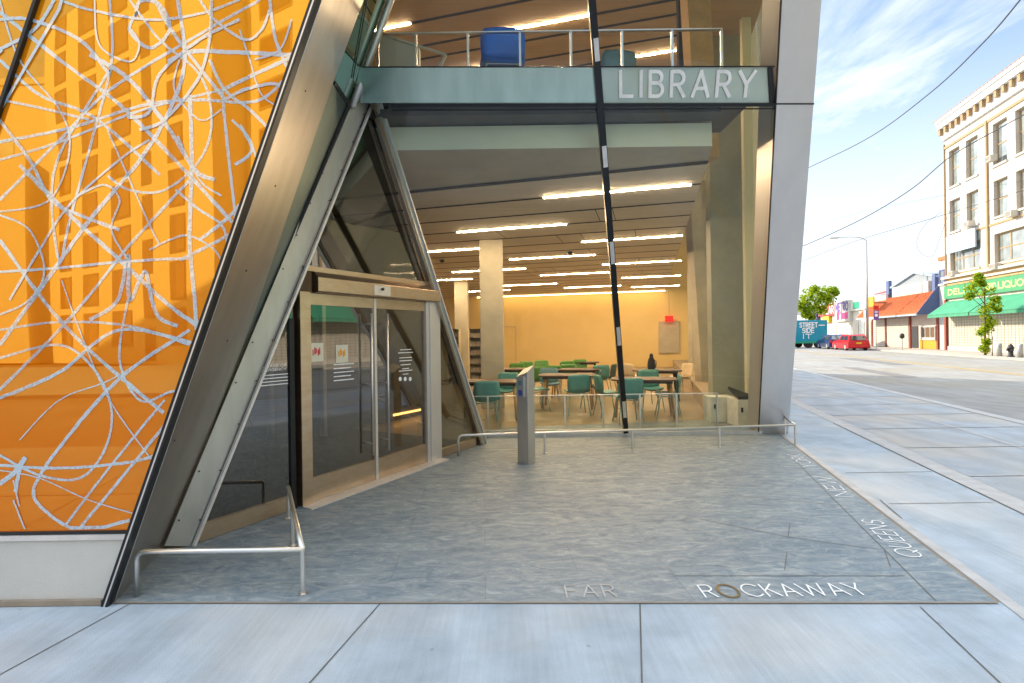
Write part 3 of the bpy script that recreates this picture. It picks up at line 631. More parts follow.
# rest of plane L: green steel below, green glass above
SLb = onL(166, 546); SLt = onL(348, 105); mullT = onL(386, 0)
mb = MB(); mb.poly([L2(p, .002) for p in (A[1], SLb, onL(256, 325), SLt, onL(333, 82), A[2])]); prt(mb, 'steel_panel', M['steel_green'], label='narrow green grey steel face beside the black slot')
topM = mullT + (mullT - SLt) * 2.6
mb = MB(); mb.poly([L2(p, .001) for p in (A[3], onL(333.5, 82), SLt, mullT, topM, topA)]); prt(mb, 'side_window', M['glass_green'])
mb = MB(); mb.beam(L2(onL(333, 82), .01), L2(onL(348, 104), .01), .02, .03, nLc); mb.beam(L2(onL(352, 78), .01), L2(onL(366, 0), .01), .008, .012, nLc); prt(mb, 'glazing_bar', M['gasket'])
mb = MB(); mb.tube([L2(SLt.lerp(mullT, .0), .045), L2(mullT, .045), L2(topM, .045)], .038, 12); prt(mb, 'corner_post', M['steel_pale'], smooth=True, label='round grey steel post rising from the gable top')
# ---- main leaning glass plane G
yG = 8.0; kG = 1.64; nG = V3((0, kG, 1)).normalized(); pG = V3((0, yG, 0))
def onG(px, py): return onpl(px, py, pG, nG)
def Gz(px, z): # point of plane G at height z seen in column px (approx. by search)
    y = yG - z / kG; return V3(((px - PX0) / F * y + (z-CH)*rs, y, z))
out = -nG if nG.dot(CAM - pG) < 0 else nG
def G2(p, l): return p + out * l
# vestibule plane
P0 = onz(193, 546); dV = V3((.496, .868, 0)).normalized(); nV = V3((dV.y, -dV.x, 0))
def onV(px, py, l=0): return onpl(px, py, P0 + nV * l, nV)
apex = onV(372, 101); legR = onV(483, 443)
# the part of G: left edge follows the right leg of the gable, then the corner post
mull_b = onG(625.5, 431); mull_103 = onG(600.5, 104); mull_t = onG(592, 0); mull_tt = mull_t + (mull_t - mull_103) * 2.0
bl = V3((legR.x + .05, yG, 0)); br = onG(758, 430.5)
finL_t = onG(780, 0); finL_tt = finL_t + (finL_t - onG(773, 103)) * 2.0
apG = onG(372, 103)
panes = [[bl + UP*0.0, mull_b, mull_103, onG(374, 104)], [mull_b, br, onG(773, 104), mull_103],
         [onG(360, 67), onG(597, 67), mull_t, mull_tt, topM, onG(386, 0)], [onG(597, 67), onG(775, 67), finL_t, finL_tt, mull_tt, mull_t]]
for q in panes:
    mb = MB(); mb.poly(q); prt(mb, 'window_pane', M['glass_main'])
# spandrel band with the lettering
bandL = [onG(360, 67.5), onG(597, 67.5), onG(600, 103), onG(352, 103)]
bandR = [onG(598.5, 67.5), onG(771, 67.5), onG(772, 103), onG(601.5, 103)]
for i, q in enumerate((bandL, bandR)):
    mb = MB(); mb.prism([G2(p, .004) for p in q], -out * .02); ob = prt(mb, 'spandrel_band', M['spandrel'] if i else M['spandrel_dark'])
    if i == 1:
        lb = MB(); a = G2(onG(620.5, 96), .012); b = G2(onG(751, 96), .012); t0 = G2(onG(620.5, 71.5), .012)
        upv = (t0 - a); ex = (b - a).normalized(); ey = (upv - ex * upv.dot(ex)).normalized()
        write(lb, 'LIBRARY', a, ex, ey, upv.length, (b - a).length + .01, .036, out, gap=.36, slant=-.13, depth=.006)
        prt(lb, 'lettering', M['white_letter'], ob, label='white capital letters LIBRARY')
mb = MB()
for (ya, w_, dd) in ((105.0, .035, .06), (67.0, .012, .03)):
    mb.beam(G2(onG(362 if ya < 100 else 391, ya), .01), G2(onG(774, ya - .6), .01), w_, dd, V3((1, 0, 0)).cross(out)); 
mb.beam(G2(onG(392, 110), .004), G2(onG(774, 108.6), .004), .012, .03, V3((1, 0, 0)).cross(out))
prt(mb, 'transom', M['black_metal'])
mb = MB(); mb.beam(G2(onG(769.5, 67), .005), G2(onG(771.5, 104), .005), .05, .03, (1, 0, 0)); prt(mb, 'end_cap', M['gasket'])
mb = MB(); mb.beam(G2(mull_b, .012), G2(mull_tt, .012), .075, .09, (1, 0, 0)); mo = prt(mb, 'mullion', M['black_metal'], label='black mullion leaning between the two big panes')
for (ya, yb) in ((38, 61), (145, 166), (240, 262), (325, 343), (399, 415)):
    f = lambda y: onG(592 + (625.5 - 592) * y / 431, y)
    mb = MB(); mb.beam(G2(f(ya), .06), G2(f(yb), .06), .05, .012, (1, 0, 0)); prt(mb, 'cover_plate', M['edge_light'], mo)
# right steel fin
F4 = [G2(p, .03) for p in (onG(758, 432), onG(787.5, 434), onG(820, 0), onG(780, 0))]
up1 = (F4[2] - F4[1]); up0 = (F4[3] - F4[0]); F4b = [F4[0], F4[1], F4[1] + up1 * 1.68, F4[0] + up0 * 1.68]
fb = [V3((p.x, p.y, max(p.z, 0))) for p in F4b]
mb = MB(); mb.prism(fb, V3((-.02, .35, 0))); fin = prt(mb, 'steel_fin', M['steel_pale'], label='pale brushed steel fin leaning at the street corner')
mb = MB(); mb.beam(G2(onG(773, 103.5), .033), G2(onG(812.5, 103.5), .033), .014, .008, V3((1, 0, 0)).cross(out)); prt(mb, 'joint', M['gasket'], fin)
mb = MB(); mb.beam(G2(onG(779.5, 0), .033) + up0 * .0, G2(onG(757.5, 431), .033), .012, .02, (1, 0, 0)); prt(mb, 'edge_seal', M['gasket'], fin)
# glass base kerb and drain trim
mb = MB(); mb.beam((bl.x - .1, yG - .02, .03), (br.x + .05, yG - .02, .03), .10, .06, (0, 1, 0)); mb.beam((bl.x - .1, yG + .06, .075), (br.x + .05, yG + .06, .075), .06, .05, (0, 1, 0)); prt(mb, 'base_kerb', M['steel_blue'])
# ---- entrance gable: face B, frame legs
Bb = onz(165, 546); slot_t = SLt
B1 = P0; B2 = apex; B3 = SLt; B0 = onpl(164.5, 546, B1, (B2 - B1).cross(B3 - B1).normalized())
nB = (B1 - B0).cross(B3 - B0).normalized(); nB = nB if nB.dot(CAM - B0) > 0 else -nB
mb = MB(); mb.prism([B0, B1 - V3((.015, 0, 0)), B2 - V3((.02, 0, 0)), B3], -nB * .02); pb = prt(mb, 'gable_face', M['steel_blue'], label='grey steel face of the entrance gable left of the doors')
mb = MB()
for k in range(12):
    for e in (.12, .86):
        if random.random() < .25: continue
        f = (k + .5) / 12; p = (B0.lerp(B3, f)).lerp(B1.lerp(B2, f), e) + nB * .002; mb = MB(); mb.tube([p, p + nB * .004], .007, 6); prt(mb, 'screw', M['black_metal'], pb)
mb = MB(); dl = V3((-.3, .95, 0)).normalized(); mb.beam(L2(SLb, .02) - dl*.045, L2(SLt, .02) - dl*.045, .10, .02, dl); prt(mb, 'shadow_gap', M['gasket'])
mb = MB(); mb.beam(B1 + nV * .012, B2 + nV * .03 + (B2 - B1).normalized()*.05, .022, .03, dV); prt(mb, 'edge_trim', M['edge_light'], label='pale bright edge of the gable left leg')
dR = (legR - apex); upn = V3(nV)
inl = dR.normalized().cross(upn); inl = inl if inl.dot(dV) < 0 else -inl
for (name, o1, wd, dp, l, mt) in (('gable_leg', .035, .07, .10, .0, 'steel_blue'), ('edge_trim', -.008, .018, .12, .012, 'edge_light'), ('inner_frame', .085, .03, .07, .006, 'bronze')):
    mb = MB(); mb.beam(apex + inl * o1 * .5 + nV * (l + .05) - dR.normalized() * .05, legR + inl * o1 + nV * l, wd, dp, inl); prt(mb, name, M[mt])
# soffit between gable leg and glass wall
mb = MB(); mb.poly([apex, legR, bl, apG]); prt(mb, 'gable_return', M['steel_blue'])
# ---- doors on V, in (t, z)
def vt(px, py): p = onV(px, py); return (p - P0).dot(dV), p.z
def VP(t, z, l=0): return P0 + dV * t + UP * z + nV * l
def vbox(mb, t0, t1, z0, z1, l0, l1): mb.obox(VP((t0+t1)/2, (z0+z1)/2, (l0+l1)/2), dV*(t1-t0)/2, nV*(l1-l0)/2, UP*(z1-z0)/2)
tL0 = vt(300.5, 505)[0]; tL1 = vt(311, 504)[0]; tR0 = vt(427, 465)[0]; tR1 = vt(440, 461)[0]
zh0 = vt(308, 292)[1]; zh1 = vt(308, 271)[1]; tm = (tL1 + tR0) / 2
TL = (legR - P0).dot(dV); tA, zA = (apex - P0).dot(dV), apex.z
def zleft(t): return t / tA * zA
def zright(t): return (TL - t) / (TL - tA) * zA
def tleft(z): return z / zA * tA
def tright(z): return TL - z / zA * (TL - tA)
mb = MB(); vbox(mb, tL0, tL1, 0, zh0 - .002, -.07, .035); prt(mb, 'door_post', M['bronze'])
mb = MB(); vbox(mb, tL0 - .085, tL0 - .035, 0, zleft(tL0 - .085) - .12, -.08, -.01); prt(mb, 'door_post', M['black_metal'], label='dark post left of the doors')
mb = MB(); vbox(mb, tR0, tR0 + .055, 0, zh0 - .002, -.07, .02); vbox(mb, tR0 + .057, tR1, 0, zh0 - .002, -.08, .035); prt(mb, 'door_post', M['steel_pale'])
# header: chamfered operator box
mb = MB(); prof = [(0, zh0), (0, zh1), (.02, zh1), (.09, zh1 - .06), (.09, zh0 + .01), (.07, zh0)]; tR1 -= .05
tH = tleft(zh1) + .09; mb.prism([VP(tH, z, l) for (l, z) in prof], dV * (tR1 - tH)); hd = prt(mb, 'door_header', M['bronze'], bevel=.004)
mb = MB(); vbox(mb, tm - .09, tm + .16, zh0 + .02, zh1 - .075, .091, .094); prt(mb, 'sensor_plate', M['steel_pale'], hd)
mb = MB(); p = VP(tm + .03, zh0 + .09, .094); mb.tube([p, p + nV * .02], .016, 10); prt(mb, 'sensor', M['gasket'], hd)
mb = MB(); vbox(mb, tleft(zh1) + .02, tright(zh1) - .1, zh1, zh1 + .05, -.06, .02); prt(mb, 'transom', M['bronze'])
# leaves
for i, (t0, t1) in enumerate(((tL1 + .005, tm - .018), (tm + .018, tR0 - .005))):
    d = MB(); rb = .25; rt = .10; sw = .012
    vbox(d, t0, t1, .02, rb, -.045, 0); vbox(d, t0, t1, zh0 - .02 - rt, zh0 - .01, -.045, 0)
    vbox(d, t0, t0 + sw, rb, zh0 - .02 - rt, -.045, -.001); vbox(d, t1 - sw, t1, rb, zh0 - .02 - rt, -.045, -.001)
    dr = prt(d, 'door', M['bronze'], label=('left leaf of the glass entrance doors with posters', 'right leaf of the glass entrance doors with printed rules')[i])
    g = MB(); g.poly([VP(t0 + sw, rb, -.022), VP(t1 - sw, rb, -.022), VP(t1 - sw, zh0 - .12, -.022), VP(t0 + sw, zh0 - .12, -.022)]); prt(g, 'door_glass', M['glass_dark'], dr)
    th = (t1 - .10) if i == 0 else (t0 + .11)
    for sgn, ll in ((1, .07), (-1, -.12)):
        h = MB(); h.tube([VP(th, .33, ll), VP(th, zh0 - .18, ll)], .0125, 10)
        for zc in (.45, 1.1, zh0 - .30): h.tube([VP(th, zc, ll), VP(th, zc, -.02)], .007, 8)
        prt(h, 'handle', M['stainless'], dr, smooth=True)
    if i == 0:
        for (a, b, c) in (((311, 343), (325, 358), 'red_paint'), ((337, 345), (350, 360), 'orange')):
            ta, za = vt(*a); tb, zb = vt(*b); q = MB(); zb = za - .155
            vbox(q, ta, ta + .16, zb - .03, za, -.0215, -.018); q.cm = 1
            for kk in range(5): x = ta + .03 + .02 * kk; vbox(q, x, x + .012 + .006*(kk % 2), zb + .03 + .01*(kk % 3), zb + .09 + .01*((kk*2) % 3), -.0178, -.0172)
            prt(q, 'poster', [M['paper'], M[c]], dr)
        q = MB()
        for kk in range(5): ta, za = vt(339, 365 + 4*kk); vbox(q, ta - .05, ta + .22 - .04*(kk % 2), za, za + .010, -.0215, -.0205)
        prt(q, 'printed_notice', M['white_letter'], dr)
    else:
        q = MB(); 
        for kk, (yy, hw) in enumerate(((350, .10), (353, .13), (358, .11), (361, .11), (365, .09), (369, .06), (371, .12), (374.5, .05))):
            tt, za = vt(407, yy); vbox(q, tt - hw, tt + hw, za, za + .009, -.0215, -.0205)
        for xx in (401.5, 406.5, 411.5): tt, za = vt(xx, 379); q.tube([VP(tt, za, -.0215), VP(tt, za, -.0200)], .026, 14)
        prt(q, 'printed_notice', M['white_letter'], dr)
mb = MB(); vbox(mb, tm - .017, tm + .017, .01, zh0 - .012, -.05, .012); prt(mb, 'meeting_stile', M['steel_pale'])
mb = MB(); vbox(mb, tL0, tR1 + .05, .006, .018, -.05, .16); prt(mb, 'threshold', M['edge_light'])
# bottom rails of side lights
mb = MB(); vbox(mb, .05, tL0 - .12, .01, .14, -.05, .0); prt(mb, 'bottom_rail', M['bronze'])
mb = MB(); vbox(mb, tR1, TL - .18, .01, .12, -.05, .0); prt(mb, 'bottom_rail', M['bronze'])
def gpoly(pts): 
    m_ = MB(); m_.poly([VP(t, z, -.03) for t, z in pts]); return prt(m_, 'side_light', M['glass_gable'])
lg = gpoly([(.10, .14), (tL0 - .03, .14), (tL0 - .03, zleft(tL0 - .03) - .1)])
gpoly([(tR1, .12), (tright(.12) - .08, .12), (tright(zh1) - .08, zh1), (tR1, zh1)])
gpoly([(tleft(zh1) + .03, zh1 + .05), (tright(zh1) - .1, zh1 + .05), (tA, zA - .1)])['label'] = 'dark triangular window above the doors'
q = MB(); tt, zz_ = vt(262, 368); tt += .52
write(q, 'IN CASE OF', VP(tt - .52, zz_ , -.028), dV, UP, .022, .26, .004, nV)
write(q, 'EMERGENCY', VP(tt - .52, zz_ - .035, -.028), dV, UP, .022, .26, .004, nV)
for kk in range(4): vbox(q, tt - .52, tt - .24, zz_ - .075 - .03*kk, zz_ - .067 - .03*kk, -.0295, -.0285)
q2 = prt(q, 'printed_notice', M['white_letter'], lg)
# ---- inside of the vestibule
mb = MB(); d = -nV * 2.7
mb.prism([VP(-2.5, 0, -2.7), VP(6.0, 0, -2.7), VP(6.0, 3.7, -2.7), VP(-2.5, 3.8, -2.7)], -nV * .1); vw = prt(mb, 'inner_wall', M['wall_dark'])
for k in range(5):
    mb = MB(); vbox(mb, -.4 + k*.95, -.33 + k*.95, 0, 2.3, -2.69, -2.6); prt(mb, 'inner_door_frame', M['steel'], vw)
mb = MB(); vbox(mb, 1.2, 1.65, .5, 1.15, -2.69, -2.66); prt(mb, 'notice_board', M['paper'], vw)
mb = MB(); vbox(mb, 5.1, 5.9, .10, .14, -2.69, -2.67); prt(mb, 'floor_light', emit('floor_light', (1, .45, .12), 3), vw)
mb = MB(); mb.poly([VP(0, .012, -.02), VP(TL, .012, -.02), VP(TL, .012, -2.7), VP(-1.5, .012, -2.7)]); prt(mb, 'entrance_mat', M['dark_floor'])
# ---- interior shell
so_ = 1.95; sBK = V3((8.8, 24.7, 0)).dot(E2)
Zc = 3.8
mb = MB(); mb.poly([(bl.x - 4, 4.2, .004), (bl.x, yG, .004), (br.x + .1, yG, .004), st(so_, 9, .004), st(so_, sBK, .004), st(-24, sBK, .004), (-20, 4.2, .004)]); prt(mb, 'floor', M['int_floor'])
mb = MB(); mb.prism([st(so_ + .1, sBK), st(-24, sBK), st(-24, sBK, ROOF), st(so_ + .1, sBK, ROOF)], E2 * .2); bw = prt(mb, 'back_wall', M['wall_yellow'])
def onBK(px, py): return onpl(px, py, E2 * (sBK - .02), E2)
mb = MB()
for a, b in (((503, 327), (503, 362)), ((516, 326.5), (516, 362)), ((503, 327), (516, 326.5))): mb.beam(onBK(*a), onBK(*b), .03, .03, E2)
prt(mb, 'service_door_outline', M['tan_soffit'], bw)
mb = MB(); q = [onBK(659, 322), onBK(679.5, 321.5), onBK(679.5, 352.5), onBK(659, 353)]; mb.prism(q, -E2 * .04); wbd = mb.build('wall_board', M['tan_soffit']); tag(wbd, 'plain tan board on the far yellow wall under the exit sign', 'board')
mb = MB()
for i in range(4): mb.beam(q[i] - E2*.04, q[(i+1) % 4] - E2*.04, .04, .03, E2)
mb.build('frame', M['concrete_col'], wbd)
# street side inner wall
mb = MB(); mb.prism([st(so_ - .88, 10.4, .004), st(so_ - .02, 10.4, .004), st(so_ - .02, sBK, .004), st(so_ - .88, sBK, .004)], UP * .34); prt(mb, 'window_bench', M['bench'])
mb = MB(); mb.prism([st(so_ - .5, 9.0, .004), st(so_, 9.0, .004), st(so_, 9.9, .004), st(so_ - .5, 9.9, .004)], UP * .05); 
# ceiling of the ground floor: panels, slots, right edge at street frame
oC = onz(712, 150, Zc).dot(NO); sC = onz(590, 172, Zc).dot(E2)
# planks run across the street axis
mb = MB(); mb.prism([st(-24, sC, Zc), st(oC, sC, Zc), st(oC, sBK, Zc), st(-24, sBK, Zc)], UP * .1); cl = prt(mb, 'ceiling', M['ceiling'])
mb = MB(); kk = 0; s_ = sC
slots = []
while s_ < sBK - .3:
    slots.append(s_); w_ = .14 if kk == 0 else .08
    mb.poly([st(-24, s_, Zc - .004), st(oC, s_, Zc - .004), st(oC, s_ + w_, Zc - .004), st(-24, s_ + w_, Zc - .004)]); s_ += .98; kk += 1
for i in range(30):
    kx = random.randrange(len(slots) - 1); o_ = random.uniform(-9, oC - .4); mb.poly([st(o_, slots[kx], Zc - .003), st(o_ + .012, slots[kx], Zc - .003), st(o_ + .012, slots[kx+1], Zc - .003), st(o_, slots[kx+1], Zc - .003)])
prt(mb, 'ceiling_slot', M['slot'], cl)
# bulkhead behind the glass: underside, cream face and dark gap
zb1 = at(560, 125, 5.85).z; zb0 = at(560, 148, 5.85).z
xr = at(712, 140, 5.85).x; bk0 = V3((-3.2, 5.85, 0)); bk1 = V3((xr, 5.85, 0)); pr = st(oC, sC + .02); pl_ = st(-6, sC + .02)
mb = MB(); mb.box(-3.2, xr, 5.85, 5.95, zb0, zb1); prt(mb, 'bulkhead', M['cream'])
mb = MB(); mb.prism([V3((-3.2, 5.851, zb0 - .002)), V3((xr - .002, 5.851, zb0 - .002)), V3((pr.x - .002, pr.y, Zc + .001)), V3((pl_.x, pl_.y, Zc + .001))], UP * .08); prt(mb, 'soffit', M['tan_soffit'])
Z2 = onG(600, 67.5).z
yy1 = onG(600, 104).y
mb = MB(); mb.box(-4, xr, yy1 + .12, 5.84, Z2 - .35, Z2 - .27); mb.box(-4, at(745, 110, 5.9).x, 5.6, 6.6, Z2 - .18, Z2 - .02); prt(mb, 'floor_slab', M['wall_dark'])
mb = MB(); mb.prism([st(-20, 6.3, Z2 - .3), st(oC, 6.3, Z2 - .3), st(oC, sBK, Z2 - .3), st(-20, sBK, Z2 - .3)], UP * .28); prt(mb, 'upper_floor', M['tan_soffit'])
# second floor ceiling
Zu = 7.3
mb = MB(); mb.prism([st(-20, 4.6, Zu), st(so_, 4.6, Zu), st(so_, sBK, Zu), st(-20, sBK, Zu)], UP * .1); uc = prt(mb, 'upper_ceiling', surf('brown_ceiling', (.42, .30, .17), .6, c2=(.36, .25, .14), scale=2, stretch=(.3, 5, 1)))
mb = MB(); uslots = []
for (px, py) in ((500, 4), (545, 22), (500, 44), (545, 56), (545, 70)):
    s_ = onz(px, py, Zu).dot(E2); uslots.append(s_); mb.poly([st(-20, s_, Zu - .004), st(oC + .1, s_, Zu - .004), st(oC + .1, s_ + .07, Zu - .004), st(-20, s_ + .07, Zu - .004)])
prt(mb, 'ceiling_slot', M['slot'], uc)
# concrete columns inside
def column(px, py_top_z, Y, wd, dp, z0, z1, label, ang=0, name='column', m='concrete_col', lean=None):
    x = (px - PX0) / F * Y; mb = MB(); a = V3((x, Y + dp/2, z0))
    if lean: mb.beam(a, a + V3(lean), wd, dp, (1, 0, 0))
    else: mb.rbox(a, wd, dp, z1 - z0, ang)
    return prt(mb, name, M[m], label=label, bevel=.01)
column(492, 0, 11.2, .52, .52, 0, Zc - .01, 'square concrete column standing among the tables')
column(461.5, 0, 19.5, .52, .52, 0, Zc - .01, 'farther square concrete column at the left')
column(729, 0, 9.55, .60, .30, 0, 9.0, 'tall grey green concrete pier beside the street side wall', ang=-.1, m='pier_green')
column(707.5, 0, 13.2, .30, .5, 0, 7, None, lean=(-.35, 0, 7.2))
column(701, 0, 17.5, .62, .4, 0, 7, None)
mb = MB(); x = (751 - PX0)/F*9.0; mb.rbox((x, 9.05, 0), .16, .1, 9); prt(mb, 'pier', M['cream'], label='narrow pale pier next to the steel fin')
mb = MB(); x = (744 - PX0)/F*9.4; mb.tube([(x, 9.4, 0), (x + .05, 9.4, 7)], .02); prt(mb, 'downpipe', M['steel'])
# upper storey piers on the right
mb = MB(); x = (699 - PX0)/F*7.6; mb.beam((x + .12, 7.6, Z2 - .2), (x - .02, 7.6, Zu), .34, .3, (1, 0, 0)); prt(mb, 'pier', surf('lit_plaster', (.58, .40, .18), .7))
mb = MB(); x = (685 - PX0)/F*7.9; mb.rbox((x, 7.9, Z2 - .2), .1, .1, 3.4); prt(mb, 'post', M['slot'])
mb = MB(); pp = [at(376, 32, 6.6), at(419, 47, 6.6), at(419, 72, 6.6), at(376, 72, 6.6)]; mb.prism(pp, (0, .12, 0)); mb.beam(at(376, 32.5, 6.6), at(446, 55, 6.6), .03, .03, (0, 1, 0)); mb.beam(at(446, 55, 6.6), at(438, 70, 6.6), .04, .03, (0, 1, 0)); prt(mb, 'stair_parapet', M['cream'])
# outer shell: roof, street wall, back and west wall
mb = MB(); mb.prism([(XW, FR + .02, ROOF), (sA.x - .02, FR + .02, ROOF), st(2.05, 11.5, ROOF), st(2.05, 27, ROOF), st(-27, 27, ROOF), (XW, 20, ROOF)], UP * .3); prt(mb, 'roof', M['steel'])
mb = MB(); sf = F4b[1].dot(E2); zf = F4b[2].z; sft = F4b[2].dot(E2)
ob_ = F4b[1].dot(NO); mb.poly([st(ob_, sf + .3, 0), st(ob_, 27, 0), st(ob_, 27, ROOF), st(ob_, 11.5, ROOF)]); mb.poly([st(ob_, sf + .3, 0), st(ob_, 11.5, ROOF), V3((F4b[2].x, F4b[2].y + .2, F4b[2].z))]); mb.poly([V3((F4b[2].x, F4b[2].y + .2, F4b[2].z)), st(ob_, 11.5, ROOF), V3((sA.x, FR + .03, ROOF))]); prt(mb, 'street_wall', M['frit_glass'])
mb = MB(); mb.prism([(XW, FR + .1, 0), (XW, 22, 0), (XW, 22, ROOF), (XW, FR + .1, ROOF)], (.2, 0, 0)); prt(mb, 'end_wall', M['plinth'])
mb = MB(); mb.poly([(XW, 22, 0), st(-24, sBK + .3, 0), st(-24, sBK + .3, ROOF), (XW, 22, ROOF)]); prt(mb, 'partition', M['wall_dark']); mb = MB(); mb.poly([(XW, FR + .3, 0), (-3.2, 4.6, 0), (-3.2, 4.6, ROOF), (XW, FR + .3, ROOF)]); prt(mb, 'partition', M['wall_dark'])

# ---- lamps in the ceiling slots: each a thing
def strip_light(z, sl_, p, q, lab):
    a = onz(*p, z); b = onz(*q, z); s0 = (a.dot(E2) + b.dot(E2)) / 2
    s0 = min(sl_, key=lambda v: abs(v - s0)) + .03
    o0, o1 = sorted((a.dot(NO), b.dot(NO)))
    mb = MB(); mb.prism([st(o0, s0 - .018, z - .012), st(o1, s0 - .018, z - .012), st(o1, s0 + .018, z - .012), st(o0, s0 + .018, z - .012)], UP * .006)
    o = mb.build('ceiling_light', M['strip']); tag(o, lab, 'ceiling light', 'linear lights recessed in the timber ceilings')
LT = [((544, 198), (690, 187), 'long lit strip nearest the glass on the lower ceiling'), ((453.5, 230), (565.5, 223), 'lit strip just above and right of the tall concrete column top'),
 ((580.5, 240), (683, 233), 'lit strip second from the glass, crossing behind the black mullion'), ((423, 250.5), (478, 247), 'lit strip between the gable leg and the near column'),
 ((508, 258.5), (594, 253), 'lit strip right of the near column with a dark smoke detector'), ((454, 272.5), (526, 268.5), 'lit strip passing behind the near column'),
 ((541, 275.5), (609, 272), 'lit strip ending just left of the black mullion'), ((602, 263.5), (682, 258.5), 'lit strip third from the glass in the right bay'),
 ((434, 282), (475, 279.5), 'short lit strip above the farther column'), ((501, 286), (553, 281.5), 'lit strip right of the near column, far back'),
 ((563, 287), (620, 284), 'lit strip far back near the middle of the ceiling'), ((622, 278), (681, 274.5), 'lit strip fourth from the glass in the right bay'),
 ((467, 291.5), (507, 289), 'short lit strip deep behind the near column'), ((632, 287), (680, 284.5), 'farthest lit strip in the right bay before the yellow wall')]
for p, q, lab in LT: strip_light(Zc, slots, p, q, lab)
for p, q, lab in (((500, 24), (589, 18.5), 'lit strip on the upper floor ceiling above the blue chair'), ((372, 31.5), (415, 29), 'short lit strip at the upper left above the cream parapet'),
                  ((447, 65), (520, 61), 'low lit strip on the upper floor behind the blue chair back'), ((623, 54), (676, 50), 'lit strip on the upper floor right of the black mullion')):
    strip_light(Zu, uslots, p, q, lab)
for (px, py, lab) in ((570, 253.7, 'small dark smoke detector beside a lit strip'), (442, 261.5, 'small dark smoke detector left of the near column')):
    p = onz(px, py, Zc - .05); mb = MB(); mb.lathe([(.03, -.03), (.06, -.01), (.07, .045)], p, 12); tag(mb.build('smoke_detector', M['black_metal'], smooth=True), lab, 'smoke detector')
# hidden-in-view glow of the wall washer: a lit cove along the back wall top
mb = MB(); mb.prism([st(-9, sBK - .5, Zc - .05), st(oC, sBK - .5, Zc - .05), st(oC, sBK - .475, Zc - .05), st(-9, sBK - .475, Zc - .05)], UP * .03)
tag(mb.build('wall_washer', emit('washer', (1, .66, .28), 9)), 'long lit strip washing the top of the yellow wall', 'ceiling light')

# =====================================================================
# FURNITURE INSIDE
# =====================================================================
def shell_chair(cm, lm, name='shell_chair'):
    r = empty(name, (0, 0, 0), 'x', 'chair', local=True)
    def shell(rows):  # rows of (y, z, half width), thin shell
        mb = MB(); vs = []; nx = 6
        for (y, z, hw) in rows:
            for i in range(nx + 1):
                u = -1 + 2*i/nx; vs.append(V3((u*hw, y, z + .035*u*u if z < .55 else z)) + (V3((0, .03*u*u, 0)) if z >= .55 else V3((0, 0, 0))))
        b = len(vs); n = len(rows); fs = []
        for j in range(n-1):
            for i in range(nx): q = j*(nx+1)+i; fs.append([q, q+1, q+nx+2, q+nx+1])
        mb.add(vs, fs); return mb
    s = shell([(.22, .43, .20), (.20, .455, .23), (.05, .445, .24), (-.12, .44, .235), (-.19, .46, .225)]).build('seat', cm, r, smooth=True)
    b = shell([(-.19, .462, .225), (-.215, .56, .23), (-.235, .68, .235), (-.25, .78, .225), (-.255, .83, .19)]).build('backrest', cm, r, smooth=True)
    for q in (s, b):
        m = q.modifiers.new('solid', 'SOLIDIFY'); m.thickness = .018
    for sx in (-1, 1):
        for sy in (-1, 1):
            mb = MB(); mb.tube([(sx*.17, sy*.15, .43), (sx*.23, sy*.23, 0)], .011, 6); mb.build('leg', lm, r)
    mb = MB(); mb.tube([(-.17, .15, .43), (-.17, -.15, .43), (.17, -.15, .43), (.17, .15, .43)], .01, 6); mb.build('seat_frame', lm, r)
    return r
LEGM = surf('chair_leg', (.25, .42, .40), .4, .3, obj=True)
protos = {k: shell_chair(M[k], LEGM if k in ('teal', 'dark_teal') else (M['galv'])) for k in ('teal', 'green', 'dark_teal', 'cream_pl', 'blue', 'pale_blue')}
used = set()
def place_chair(kind, px, Y, rz, lab, z=0.004, group='shell chairs around the reading tables'):
    r = protos[kind] if kind not in used else copy_tree(protos[kind]); used.add(kind)
    r.location = ((px - PX0) / F * Y, Y, z); r.rotation_euler = (0, 0, math.radians(rz)); tag(r, lab, 'chair', group)
    return r
